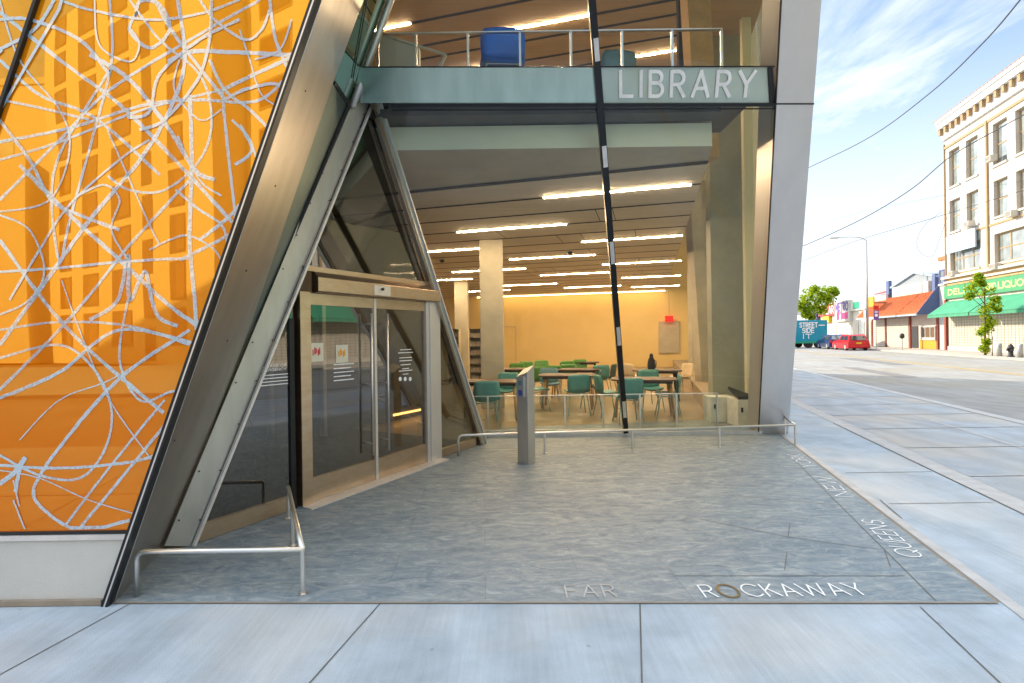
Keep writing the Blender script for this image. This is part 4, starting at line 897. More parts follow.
for a in [('teal', 485, 9.0, 8, 'teal chair with its back to the glass at the leftmost front table'),
 ('teal', 506, 10.6, 170, 'teal chair behind the leftmost front table, mostly hidden by the tabletop'),
 ('teal', 536, 10.7, -75, 'teal chair side on at the left end of the middle table, behind the steel pedestal'),
 ('teal', 576, 10.15, 5, 'teal chair with its back to the glass at the middle table'),
 ('pale_blue', 549, 12.0, 180, 'pale teal chair behind the middle table'),
 ('dark_teal', 590, 11.2, 80, 'dark chair side on at the right end of the middle table'),
 ('teal', 598, 13.3, 10, 'teal chair behind the middle table just left of the black mullion'),
 ('dark_teal', 606, 13.6, 60, 'dark chair close behind the teal one left of the mullion'),
 ('teal', 607, 9.9, -80, 'teal chair side on at the left end of the front right table'),
 ('teal', 627, 9.15, 3, 'teal chair half behind the black mullion at the front right table'),
 ('teal', 650, 10.6, 178, 'teal chair behind the front right table facing the glass'),
 ('teal', 667, 9.6, 78, 'teal chair side on at the right end of the front right table'),
 ('teal', 645, 11.4, 4, 'teal chair between the two tables on the right'),
 ('cream_pl', 633, 13.6, -60, 'cream chair left of the far right table'),
 ('cream_pl', 681, 13.3, 110, 'cream chair right of the far right table near the bench'),
 ('cream_pl', 628, 13.9, -120, 'cream chair just behind the other cream one left of the far table'),
 ('green', 516, 14.9, 5, 'green chair farthest left in the back row'), ('green', 525, 15.3, 170, 'green chair second from left in the back row'),
 ('green', 536, 13.0, 0, 'green chair nearest the glass, right above the steel pedestal'), ('green', 551, 13.4, 8, 'green chair in the middle of the back tables'),
 ('green', 541, 15.9, 175, 'green chair behind the two middle green ones'), ('green', 566, 15.8, 0, 'green chair in the back row right of the middle'),
 ('green', 581, 16.2, 185, 'green chair farthest right in the back row'), ('green', 567, 13.9, 0, 'green chair pushed under the back table right of the middle')]:
    place_chair(*a)
z2f = Z2 + .0
b = place_chair('blue', 506, 6.0, 4, 'bright blue chair behind the upper floor railing', z=Z2 - .04, group='chairs on the upper floor')
b.scale = (1.12, 1, .92)
p2 = place_chair('pale_blue', 617, 6.6, 8, 'pale blue chair on the upper floor right of the mullion', z=Z2 - .04, group='chairs on the upper floor')
place_chair('blue', 667, 7.6, 80, 'small blue chair far back on the upper floor, only its tip showing', z=Z2 - .04, group='chairs on the upper floor')
def table(w_, d_, legm, lab, px, Y, rz=-12):
    r = empty('reading_table', ((px - PX0)/F*Y, Y, .004), lab, 'table', 'reading tables', rz=math.radians(rz), local=True)
    mb = MB(); c = .1; mb.prism([(-w_/2, -d_/2+c, .71), (-w_/2+c, -d_/2, .71), (w_/2-c, -d_/2, .71), (w_/2, -d_/2+c, .71), (w_/2, d_/2-c, .71), (w_/2-c, d_/2, .71), (-w_/2+c, d_/2, .71), (-w_/2, d_/2-c, .71)], (0, 0, .03)); mb.build('tabletop', M['wood_top'], r, bevel=.005)
    mb = MB(); mb.box(-w_/2+.1, w_/2-.1, -d_/2+.08, d_/2-.08, .66, .709); mb.build('apron', M['black_metal'], r)
    for sx in (-1, 1):
        for sy in (-1, 1):
            mb = MB(); mb.tube([(sx*(w_/2-.14), sy*(d_/2-.12), .66), (sx*(w_/2-.08), sy*(d_/2-.07), 0)], .03, 8, r1=.02); mb.build('leg', legm, r, smooth=True)
for a in ((1.2, .75, M['wood_leg'], 'dark topped table at the left front with oak legs', 493, 9.9), (1.25, .75, M['wood_leg'], 'dark topped table in the middle with oak legs', 567, 11.2),
          (1.25, .75, M['wood_leg'], 'dark topped table right of the mullion nearest the glass', 643, 9.95), (1.15, .75, M['black_metal'], 'dark table with black legs behind the front right table', 656, 12.4),
          (1.0, .7, M['black_metal'], 'small dark table far back at the left', 512, 13.6), (1.3, .7, M['wood_leg'], 'dark table far back just right of the middle', 574, 13.1),
          (.9, .6, M['black_metal'], 'smallest dark table farthest back in front of the yellow wall', 585, 16.6)): table(*a)
# dark bag standing on the table
bx_ = (651 - PX0)/F*12.35; mb = MB(); P_ = [(.0, 0), (.085, .0), (.10, .06), (.095, .16), (.075, .25), (.045, .31), (.05, .35), (.03, .39), (.0, .40)]
mb.lathe([(max(a, .004), b) for a, b in P_], (bx_, 12.35, .748), 12)
bg_ = mb.build('bag', M['black_cloth'], smooth=True); tag(bg_, 'slim dark upright bag standing on the far right table', 'bag')
mb = MB(); mb.tube([(bx_ + .05, 12.33, .99), (bx_ + .11, 12.33, .95), (bx_ + .11, 12.33, .84), (bx_ + .09, 12.33, .80)], .012, 6); mb.build('strap', M['black_cloth'], bg_, smooth=True)
# book shelves
def shelf(px, Y, w_, h_, lab):
    x = (px - PX0)/F*Y; r = empty('bookshelf', (x, Y, .004), lab, 'bookshelf', 'book shelves at the far left')
    mb = MB(); mb.box(x-w_/2, x-w_/2+.04, Y, Y+.35, .004, h_); mb.box(x+w_/2-.04, x+w_/2, Y, Y+.35, .004, h_); mb.box(x-w_/2, x+w_/2, Y+.34, Y+.36, .004, h_); mb.build('case', M['cream_pl'], r)
    n = 6
    for k in range(n + 1):
        z = .05 + k*(h_-.08)/n; mb = MB(); mb.box(x-w_/2+.041, x+w_/2-.041, Y+.01, Y+.33, z, z+.025); mb.build('shelf', M['black_metal'], r)
        if k < n: mb = MB(); mb.box(x-w_/2+.05, x+w_/2-.06, Y+.08, Y+.3, z+.027, z+.2); mb.build('books', M['book'], r)
shelf(476, 17.4, .55, 1.9, 'pale bookshelf with dark rows of books left of the near column'); shelf(453, 17.0, .45, 1.9, 'narrow bookshelf between the gable leg and the farther column')
# exit sign
a = onBK(665, 322); b = onBK(673, 316); mb = MB(); mb.prism([a - E2*.3, V3((b.x, b.y, a.z)) - E2*.3, b - E2*.3, V3((a.x, a.y, b.z)) - E2*.3], E2 * .06)
ex = mb.build('exit_sign', M['red_emit']); tag(ex, 'small lit red exit sign above the board on the far wall', 'exit sign')
mb = MB(); write(mb, 'EXIT', a - E2*.31 + V3((.05, 0, .06)), (b - a).normalized().cross(UP).cross(UP) * -1, UP, .17, .28, .022, -E2); mb.build('lettering', M['white_letter'], ex)
mb = MB(); c_ = (a + b)/2 - E2*.27; mb.tube([(c_.x, c_.y, b.z), (c_.x, c_.y, Zc)], .012, 6); mb.build('stem', M['galv'], ex)
# cabinets near the pier
def cabinet(px0, px1, Y, h_, d_, lab, bl_=False):
    x0 = (px0-PX0)/F*Y; x1 = (px1-PX0)/F*Y; r = empty('low_cabinet', ((x0+x1)/2, Y, .004), lab, 'cabinet')
    mb = MB(); mb.box(x0, x1, Y, Y+d_, .004, h_); mb.build('body', M['white_box'], r, bevel=.006)
    mb = MB(); mb.box(x0+.05, x0+.08, Y-.02, Y, h_*.55, h_*.72); mb.build('handle', M['black_metal'], r)
    if bl_:
        mb = MB(); mb.prism([(x0+.02, Y+.02, h_+.002), (x1-.02, Y+.02, h_+.002), (x1-.02, Y+d_-.02, h_+.002), (x0+.02, Y+d_-.02, h_+.14)], (0, 0, .05)); o = mb.build('book_return', M['black_metal']); tag(o, 'sloping black tray on the nearer white cabinet', 'tray')
cabinet(710, 735, 9.05, .46, .38, 'low white cabinet against the concrete pier'); cabinet(737, 757, 8.55, .47, .45, 'nearer white cabinet by the steel fin with a black top', True)

# =====================================================================
# RAILS
# =====================================================================
def fillet_path(pts, r, n=6):
    out_ = [V3(pts[0])]
    for i in range(1, len(pts)-1):
        p = V3(pts[i]); a = (V3(pts[i-1]) - p).normalized(); b = (V3(pts[i+1]) - p).normalized()
        p0 = p + a*r; p2 = p + b*r
        for k in range(n+1): t = k/n; out_.append((1-t)**2*p0 + 2*t*(1-t)*p + t*t*p2)
    out_.append(V3(pts[-1])); return out_
RH = .285
def low_rail(name, label, pts_, posts, rad, backs=None):
    g0 = pts_[0]; r = empty(name, g0, label, 'railing', 'low stainless kerb rails')
    mb = MB(); q = [g0] + [p + UP*RH for p in pts_]; mb.tube(fillet_path(q[:3], .07) , rad, 10)
    for i in range(1, len(pts_) - 1): mb.tube([pts_[i] + UP*RH, pts_[i+1] + UP*RH], rad*1.02, 10)
    mb.build('top_rail', M['stainless'], r, smooth=True)
    for p in posts: mb = MB(); mb.tube([p, p + UP*(RH - .004)], rad*.92, 10); mb.lathe([(rad*1.7, .0), (rad*1.7, .006)], p + UP*.006, 12); mb.build('post', M['stainless'], r, smooth=False)
pA, pB, pC, pD = onz(137, 597), onz(303, 595), onz(293, 546), onz(288.6, 519)
low_rail('low_rail', 'low bent stainless rail by the gable foot at the left', [pA, pB, pD], [pB, pC, pD], .0165)
q0, q1, q2 = onz(458.5, 456.5), onz(795.4, 444.8), onz(785, 435.6)
posts = [onz(544.8, 453.4), onz(632.4, 450.5), onz(719.5, 447.5), q1, q2]
low_rail('low_rail', 'long low stainless rail along the foot of the big window', [q0, q1, q2], posts, .0165)
# inner guard rails
def guard(name, lab, pts_, z0, h_, postpx, Y):
    x0 = (pts_[0]-PX0)/F*Y; x1 = (pts_[1]-PX0)/F*Y; r = empty(name, ((x0+x1)/2, Y, z0), lab, 'railing')
    mb = MB(); mb.box(x0, x1, Y-.02, Y+.02, z0+h_-.012, z0+h_); mb.build('handrail', M['stainless'], r)
    for p in postpx: x = (p-PX0)/F*Y; mb = MB(); mb.box(x-.012, x+.012, Y-.015, Y+.015, z0, z0+h_-.013); mb.build('post', M['stainless'], r)
    if z0 < 1: mb = MB(); mb.poly([(x0, Y+.017, z0+.02), (x1, Y+.017, z0+.02), (x1, Y+.017, z0+h_-.013), (x0, Y+.017, z0+h_-.013)]); mb.build('panel', M['glass_main'], r)
guard('guard_rail', 'thin rail with glass standing inside the ground floor window', (462, 717), 0.004, .60, (487, 564, 602, 639, 675.5, 716), 8.5)
guard('guard_rail', 'thin rail with posts along the upper floor edge', (372, 726), Z2 - .04, at(500, 32, 5.62).z - Z2 + .04, (382, 420, 472, 524, 575, 626, 676, 725.5), 5.62)

# steel pedestal with push button
pc = (onz(519, 464) + onz(534.5, 463)) / 2 + V3((0, .06, 0)); ang = math.radians(34)
r = empty('button_pedestal', (pc.x, pc.y, 0), 'square brushed steel pedestal with card reader standing on the slate', 'pedestal')
ca, sa = math.cos(ang), math.sin(ang); ux = V3((ca, -sa, 0)); uy = V3((sa, ca, 0)); hw = .082
cs = [pc - ux*hw - uy*hw, pc + ux*hw - uy*hw, pc + ux*hw + uy*hw, pc - ux*hw + uy*hw]; tz = [1.10, 1.16, 1.24, 1.18]
mb = MB(); vs_ = [V3((c.x, c.y, .006)) for c in cs] + [V3((c.x, c.y, z)) for c, z in zip(cs, tz)]
mb.add(vs_, [[0, 3, 2, 1], [0, 1, 5, 4], [1, 2, 6, 5], [2, 3, 7, 6], [3, 0, 4, 7], [4, 5, 6, 7]]); ped = mb.build('column', M['pedestal'], r, bevel=.004)
def pf(u, z, l): return pc - uy*(hw + l) + ux*u + UP*z
mb = MB(); mb.obox(pf(-.01, .97, .015), ux*.055, uy*.015, UP*.13); rd = mb.build('reader', M['steel_blue'], r, bevel=.004)
mb = MB(); mb.obox(pf(-.01, .895, .031), ux*.03, uy*.002, UP*.035); mb.build('blue_sticker', M['blue_paint'], rd)
mb = MB(); mb.obox(pf(-.01, 1.02, .031), ux*.03, uy*.002, UP*.03); mb.build('screen', M['pale_blue'], rd)
mb = MB(); mb.obox(V3((pc.x, pc.y, .009)), ux*.095, uy*.095, UP*.003); mb.build('base_plate', M['steel'], r)
# =====================================================================
# THE STREET
# =====================================================================
OF = 24.0
def fbox(mb, s0, s1, z0, z1, o0, o1):   # box in street frame
    mb.obox(st((o0+o1)/2, (s0+s1)/2, (z0+z1)/2), NO*(abs(o1-o0)/2), E2*(abs(s1-s0)/2), UP*((z1-z0)/2))
def window(parent, s0, s1, z0, z1, o=OF, frame='trim_tan', cols=1, rail=True, pane='blind', label=None):
    mb = MB(); t = .11
    fbox(mb, s0, s1, z1-t, z1, o-.07, o+.02); fbox(mb, s0, s1, z0, z0+t, o-.07, o+.02)
    fbox(mb, s0, s0+t, z0+t, z1-t, o-.068, o+.02); fbox(mb, s1-t, s1, z0+t, z1-t, o-.068, o+.02)
    for c in range(1, cols): x = s0+(s1-s0)*c/cols; fbox(mb, x-.06, x+.06, z0+t, z1-t, o-.06, o+.02)
    if rail: zz_ = (z0+z1)/2; fbox(mb, s0+t, s1-t, zz_-.04, zz_+.04, o-.055, o+.02)
    w_ = mb.build('window', M[frame], parent)
    mb = MB(); fbox(mb, s0+t*.8, s1-t*.8, z0+t*.8, z1-t*.8, o-.03, o-.015); mb.build('pane', M[pane], w_)
    mb = MB(); so2 = OF if o > OF else o; fbox(mb, s0-.06, s1+.06, z0-.14, z0-.002, so2-.12, so2-.003); mb.build('sill', M['bldg_white'], w_)
    if label: w_['label'] = label
    return w_
def ac_unit(s, z, o, lab, w_=.66):
    r = empty('air_conditioner', st(o-.25, s, z), lab, 'air conditioner', 'window air conditioners')
    mb = MB(); fbox(mb, s-w_/2, s+w_/2, z, z+.42, o-.5, o-.05); mb.build('case', M['bldg_white'], r, bevel=.02)
    mb = MB()
    for k in range(6): fbox(mb, s-w_/2+.05, s+w_/2-.05, z+.06+k*.055, z+.08+k*.055, o-.512, o-.501)
    mb.build('grille', M['iron'], r)
s1b = s_px(947, OF); bw_ = 5.5
bd = empty('brick_building', st(OF+5, 25, 0), 'four storey white brick building with bracketed cornice and green awning on its shops', 'building')
SE = -14.0; ZC = 17.2; ZTOP = 19.2
holes = []
for k in range(int((s1b - SE)/bw_)):
    b1 = s1b - k*bw_; b0 = b1 - bw_
    for (za, zb) in ((13.4, 16.4), (9.7, 12.3)): holes += [(b1-2.1, b1-.6, za, zb), (b0+1.1, b0+2.6, za, zb)]
    holes.append((b0+1.0, b1-.6, 6.4, 8.5))
mb = MB(); cuts = sorted(set([round(SE, 4), round(s1b, 4)] + [round(h[i], 4) for h in holes for i in (0, 1)]))
for a_, b_ in zip(cuts[:-1], cuts[1:]):
    m_ = (a_ + b_)/2; hz_ = sorted((h[2], h[3]) for h in holes if h[0] < m_ < h[1]); z_ = 0
    for (u_, v_) in hz_: fbox(mb, a_, b_, z_, u_, OF, OF+.4); z_ = v_
    fbox(mb, a_, b_, z_, ZC+.8, OF, OF+.4)
fbox(mb, SE, s1b, 0, ZC+.8, OF+.41, OF+14); mb.build('wall', M['bldg_white'], bd)
mb = MB(); fbox(mb, SE, s1b+.15, ZTOP-.25, ZTOP, OF-.6, OF+14); fbox(mb, SE, s1b+.12, ZTOP-.75, ZTOP-.26, OF-.5, OF+14); fbox(mb, SE, s1b+.05, ZC+.3, ZTOP-.76, OF-.2, OF+13.8); mb.build('cornice', surf('cornice_white', (.78, .76, .72), .8), bd)
for k in range(36):
    s_ = s1b - .1 - k*.78
    mb = MB(); fbox(mb, s_-.16, s_+.10, ZTOP-1.25, ZTOP-.78, OF-.42, OF-.2); mb.build('cornice_bracket', M['trim_tan'], bd)
mb = MB()
for k in range(90):
    s_ = s1b + .25 - k*.4; fbox(mb, s_-.11, s_+.11, ZTOP, ZTOP+.10, OF-.59, OF-.4)
mb.build('ridge_tiles', M['tile_orange'], bd)
mb = MB(); fbox(mb, SE, s1b, 16.75, 16.95, OF-.08, OF); fbox(mb, SE, s1b, 9.15, 9.3, OF-.06, OF); mb.build('string_course', M['trim_tan'], bd)
mb = MB(); fbox(mb, SE, s1b, 5.35, 6.25, OF-.05, OF); mb.build('brick_band', M['bldg_tan'], bd)
mb = MB(); fbox(mb, SE, s1b+.1, 5.9, 6.1, OF-.35, OF); fbox(mb, SE, s1b+.05, 5.55, 5.7, OF-.2, OF); mb.build('ledge', M['bldg_white'], bd)
nb = int((s1b - SE)/bw_)
for k in range(nb):
    b1 = s1b - k*bw_; b0 = b1 - bw_
    mb = MB(); fbox(mb, b0-.09, b0+.09, 6.25, ZC-.25, OF-.12, OF); mb.build('pilaster', M['trim_tan'], bd)
    for (za, zb) in ((13.4, 16.4), (9.7, 12.3)):
        window(bd, b1-2.1, b1-.6, za, zb, o=OF+.30); window(bd, b0+1.1, b0+2.6, za, zb, o=OF+.30)
    window(bd, b0+1.0, b1-.6, 6.4, 8.5, cols=3, o=OF+.30)
mb = MB(); fbox(mb, s1b-.1, s1b, 0, ZC, OF-.1, OF); mb.build('corner_strip', M['trim_tan'], bd)
# blue banner, ACs
s0_, s1_ = s_px(981, OF), s_px(951.5, OF)
mb = MB(); fbox(mb, s0_, s1_, z_px(966, 250, OF), z_px(966, 232, OF), OF-.3, OF-.2); bn = mb.build('wall_sign', M['blue_pale']); tag(bn, 'pale blue and white sign high on the white building, with a worn face', 'sign')
mb = MB(); fbox(mb, s0_+.2, s1_-.2, z_px(966, 250, OF)+.2, z_px(966, 232, OF)-.75, OF-.31, OF-.302); mb.build('sign_face', M['bldg_white'], bn)
for (px, py, lab) in ((958, 276, 'air conditioner under the big window nearest the building corner'), (1001, 269, 'air conditioner under the second big window'), (975, 226, 'air conditioner in the second storey window with a cable loop'),
                      (998, 160, 'air conditioner in the top storey window right of the pilaster'), (1018, 216, 'air conditioner at the right edge on the middle storey')):
    ac_unit(s_px(px, OF), z_px(px, py, OF), OF, lab)
# sign board with gold letters, awning, shutters
mb = MB(); fbox(mb, SE, s1b-.1, 4.25, 5.3, OF-.22, OF-.1); sg = mb.build('shop_sign', M['sign_green'], bd)
mb = MB(); hh = .42
zt = 4.56
def swrite(mb, t, sA_, sB_, z, h_, o, wd, gap=.2):   # text facing the street, reading from far (large s) to near
    write(mb, t, st(o, sA_, z), -E2, UP, h_, abs(sA_-sB_), wd, -NO, gap=gap)
swrite(mb, 'LIQUORS', s_px(1003, OF), s_px(1003, OF)-3.4, zt, hh, OF-.225, .10)
swrite(mb, 'JOHO', s_px(992, OF)+.3, s_px(1001.5, OF)+.15, zt, hh, OF-.225, .10)
swrite(mb, 'DELI', s_px(952, OF), s_px(968, OF), zt, hh, OF-.225, .09)
for k in range(4): swrite(mb, 'DELI', 33-9*k, 28-9*k, zt, hh, OF-.225, .10)
mb.build('lettering', M['gold_text'], sg)
aw0 = 0
for k in range(9):
    b1 = s1b - .3 - k*5.7; b0 = b1 - 5.55
    A4 = [st(OF-.1, b0, 4.05), st(OF-.1, b1, 4.05), st(OF-1.5, b1, 2.95), st(OF-1.5, b0, 2.95)]
    mb = MB(); mb.prism(A4, (0, 0, -.05)); mb.prism([st(OF-1.5, b0, 2.93), st(OF-1.5, b1, 2.93), st(OF-1.5, b1, 2.70), st(OF-1.5, b0, 2.70)], NO*.03)
    mb.poly([st(OF-.1, b0, 4.03), st(OF-1.48, b0, 2.93), st(OF-.1, b0, 2.9)]); mb.poly([st(OF-.1, b1, 4.03), st(OF-1.48, b1, 2.93), st(OF-.1, b1, 2.9)])
    mb.build('awning', M['awning_green'], bd)
for k in range(9):
    b1 = s1b - .4 - k*5.7; b0 = b1 - 5.0
    mb = MB(); fbox(mb, b0, b1, .35, 3.3, OF-.06, OF-.01); sh = mb.build('shutter', M['shutter'], bd)
    mb = MB()
    for j in range(14): fbox(mb, b0+.02, b1-.02, .45+.2*j, .475+.2*j, OF-.066, OF-.061)
    for j in range(1, 14): x = b0 + 5.0*j/14; fbox(mb, x-.012, x+.012, .4, 3.2, OF-.072, OF-.067)
    mb.build('slat_lines', M['shutter_line'], sh)
    mb = MB(); fbox(mb, b0-.1, b1+.1, 0, .33, OF-.12, OF); mb.build('stall_riser', M['bldg_white'], bd)
mb = MB(); fbox(mb, s1b-.25, s1b, 0, 4.2, OF-.2, OF-.1); mb.build('post', M['red_brown'], bd)

# ---- low shops, each a thing
def shop(s0, s1, h, wm, name, lab, depth=10):
    r = empty(name, st(OF+2, (s0+s1)/2, 0), lab, 'building'); mb = MB(); fbox(mb, s0, s1, 0, h, OF, OF+depth); mb.build('wall', M[wm], r); return r
sa0, sa1 = s1b + .05, s_px(937, OF)
# narrow blue shop next to the tall building
n1 = shop(sa0, s_px(940, OF), 7.6, 'bldg_grey', 'narrow_building', 'narrow grey white building squeezed beside the tall brick one')
window(n1, sa0+.1, s_px(940, OF)-.1, 5.6, 6.8, pane='win_glass', frame='blue_paint')
mb = MB(); fbox(mb, sa0, s_px(940, OF), 7.6, 7.9, OF-.1, OF+3); mb.build('coping', M['tile_orange'], n1)
sr0, sr1 = s_px(940, OF)+.03, s_px(873, OF)
rst = shop(sr0, sr1, 4.8, 'bldg_white', 'restaurant', 'single storey shop with an orange tiled lean-to roof and a gabled sign wall')
e0 = z_px(900, 317.5, OF-1.3)
mb = MB(); e_lo, e_hi = 3.15, 5.0
mb.prism([st(OF-.05, sr0, e_hi), st(OF-.05, sr1, e_hi), st(OF-1.6, sr1, e_lo), st(OF-1.6, sr0, e_lo)], UP*.08); rf = mb.build('tiled_roof', M['tile_orange'], rst)
mb = MB()
for k in range(int((sr1-sr0)/.32)): s_ = sr0+.1+.32*k; mb.tube([st(OF-.08, s_, e_hi+.08), st(OF-1.6, s_, e_lo+.08)], .06, 6)
mb.build('tile_rows', M['tile_orange'], rf)
mb = MB(); mb.poly([st(OF-.02, sr0-.03, e_hi+.6), st(OF-1.75, sr0-.03, e_lo-.1), st(OF-.02, sr0-.03, e_lo-.1)]); mb.prism([st(OF-.02, sr0-.02, e_hi+.6), st(OF-1.75, sr0-.02, e_lo-.1), st(OF-.02, sr0-.02, e_lo-.1)], E2*.05); mb.build('side_panel', M['blue_dull'], rst)
mb = MB(); fbox(mb, sr0, sr1, e_lo-.15, e_lo-.02, OF-1.66, OF-1.5); mb.build('gutter', M['blue_pale'], rst)
g0, g1 = s_px(935, OF), s_px(890, OF); gm = s_px(913, OF)
mb = MB(); mb.prism([st(OF+.3, g0, 4.8), st(OF+.3, g1, 4.8), st(OF+.3, g1, 6.1), st(OF+.3, gm, 7.1), st(OF+.3, g0, 6.3)], NO*4); mb.build('gable_wall', surf('blue_grey_siding', (.30, .34, .38), .8), rst)
mb = MB(); mb.beam(st(OF+.2, g1+.1, 6.15), st(OF+.2, gm, 7.18), .25, .16, NO); mb.beam(st(OF+.2, gm, 7.18), st(OF+.2, g0-.1, 6.38), .25, .16, NO); mb.build('gable_trim', M['blue_pale'], rst)
for ga_, gb_, gz_ in ((g0-.05, g0+.45, 6.6), (g1+.2, g1+.8, 6.9)): mb = MB(); fbox(mb, ga_, gb_, 4.9, gz_, OF+.02, OF+.3); mb.build('gable_pier', M['blue_dull'], rst)
mb = MB(); fbox(mb, s_px(929, OF), s_px(893, OF), 5.0, 6.1, OF-.02, OF+.25); sgn = mb.build('shop_sign', M['bldg_white'], rst)
mb = MB(); swrite(mb, 'HOUSE', s_px(896, OF), s_px(909, OF), 5.35, .45, OF-.03, .07); swrite(mb, 'GRILL', s_px(912, OF), s_px(926, OF), 5.35, .45, OF-.03, .07); mb.build('lettering', M['galv'], sgn)
for (pa_, pb_) in ((909, 887.5), (885.5, 874)):
    mb = MB(); fbox(mb, s_px(pa_, OF), s_px(pb_, OF), .05, 2.9, OF-.06, OF-.01); sh = mb.build('shutter', M['shutter'], rst)
    mb = MB()
    for j in range(12): fbox(mb, s_px(pa_, OF)+.05, s_px(pb_, OF)-.05, .2+.22*j, .225+.22*j, OF-.066, OF-.061)
    mb.build('slat_lines', M['shutter_line'], sh)
for pxx in (911, 886.5, 873.2, 938.5):
    mb = MB(); s_ = s_px(pxx, OF); fbox(mb, s_-.12, s_+.12, 0, 3, OF-.12, OF-.02); mb.build('pilaster', M['red_brown'], rst)
mb = MB(); fbox(mb, s_px(918.5, OF), s_px(912.5, OF), .05, 2.1, OF-.05, OF-.01); mb.build('door', M['iron'], rst)
window(rst, s_px(936, OF), s_px(921, OF), .95, 2.05, pane='win_dark', frame='galv', cols=3, rail=False)
mb = MB(); fbox(mb, s_px(937.5, OF), s_px(920, OF), .02, .8, OF-.05, OF-.01); mb.build('stall_riser', M['orange'], rst)
# white / blue shop
sb0, sb1 = sr1+.03, s_px(853, OF)
sh2 = shop(sb0, sb1, 5.4, 'bldg_white', 'shop_building', 'white single storey shop with a pale blue sign band behind the lamp post')
mb = MB(); fbox(mb, s_px(889, OF)+0, sb1, 4.2, 5.5, OF-.25, OF-.02); sg = mb.build('sign_band', M['bldg_white'], sh2)
mb = MB(); fbox(mb, sb0, s_px(862, OF), 4.45, 5.4, OF-.30, OF-.255); mb.build('blue_panel', M['blue_pale'], sg)
mb = MB(); fbox(mb, s_px(862.5, OF), s_px(856, OF), 4.4, 5.2, OF-.30, OF-.255); mb.build('picture_panel', M['truck_green'], sg)
for k in range(3):
    w0 = sb0 + .4 + k*(sb1-sb0-.4)/3; mb = MB(); fbox(mb, w0, w0+(sb1-sb0)/3-.5, .05, 2.8, OF-.06, OF-.01); mb.build('shutter', M['shutter'] if k != 1 else M['blind'], sh2)
# purple and pink sign shop
sc0, sc1 = sb1+.03, s_px(838, OF)
sh3 = shop(sc0, sc1, 5.0, 'bldg_white', 'shop_building', 'shop with a white sign lettered in purple and pink')
mb = MB(); fbox(mb, sc0, sc1, 3.0, 5.6, OF-.35, OF-.02); sg = mb.build('shop_sign', M['bldg_white'], sh3)
mb = MB(); swrite(mb, 'METRO', sc1-.4, sc0+.4, 4.4, .95, OF-.36, .28, gap=.3); mb.build('lettering', M['purple'], sg)
mb = MB(); swrite(mb, 'BY T', sc1-.9, sc0+2.6, 3.3, .85, OF-.36, .28, gap=.3); fbox(mb, sc0+.5, sc0+2.5, 3.3, 4.1, OF-.37, OF-.355); mb.build('lettering', M['pink'], sg)
mb = MB(); fbox(mb, sc0+.4, sc1-.4, .05, 2.6, OF-.06, OF-.01); mb.build('shutter', M['shutter'], sh3)
# red sign shop
sd0, sd1 = sc1+.03, s_px(821, OF)
sh4 = shop(sd0, sd1, 4.8, 'bldg_white', 'shop_building', 'shop with a red lettered sign and a yellow panel beyond the parked cars')
mb = MB(); fbox(mb, sd0, sd1, 3.9, 5.5, OF-.35, OF-.02); sg = mb.build('shop_sign', M['red_paint'], sh4)
mb = MB(); swrite(mb, 'DOLLAR', sd1-.3, sd0+.4, 4.2, .95, OF-.36, .16); mb.build('lettering', M['white_letter'], sg)
mb = MB(); fbox(mb, sd0+2.2, sd1-2.0, 3.0, 3.85, OF-.4, OF-.02); mb.build('yellow_panel', M['yellow'], sh4)
mb = MB(); fbox(mb, sd0+.4, sd1-.4, .05, 2.6, OF-.06, OF-.01); mb.build('shutter', M['bldg_white'], sh4)
# beyond
sh5 = shop(sd1+.03, sd1+14, 4.6, 'bldg_grey', 'shop_building', 'grey shop with a blue front beyond the street tree')
mb = MB(); fbox(mb, sd1+.2, sd1+3.5, 2.6, 4.8, OF-.3, OF-.02); mb.build('shop_sign', M['blue_paint'], sh5)
sh6 = shop(sd1+14.1, sd1+60, 5.5, 'bldg_white', 'shop_row', 'pale row of shops farthest along the street')
mb = MB(); fbox(mb, sb1-3, sd0+3, 0, 6.6, OF+6, OF+18); 
hb = mb.build('hall_building', M['red_brown']); tag(hb, 'low building with a dull red roof showing over the shop signs', 'building')
mb = MB(); mb.prism([st(OF+5.5, sb1-3.5, 6.62), st(OF+5.5, sd0+3.4, 6.62), st(OF+11, sd0+3.4, 8.2), st(OF+11, sb1-3.5, 8.2)], UP*.15); mb.build('roof', surf('dull_red_roof', (.34, .08, .06), .8), hb)
# orange shop sign projecting
p = st(OF-1.9, s_px(878, OF-1.9), 0); mb = MB(); s_ = s_px(879, OF-1.2); fbox(mb, s_-.9, s_+1.1, 4.15, 5.25, OF-2.0, OF-1.85); o = mb.build('projecting_sign', M['orange'], bevel=.2); tag(o, 'rounded orange sign at the left end of the tiled roof', 'sign')
mb = MB(); mb.tube([st(OF-1.8, s_, 4.6), st(OF-.1, s_, 4.6)], .05, 8); mb.build('bracket', M['iron'], o)

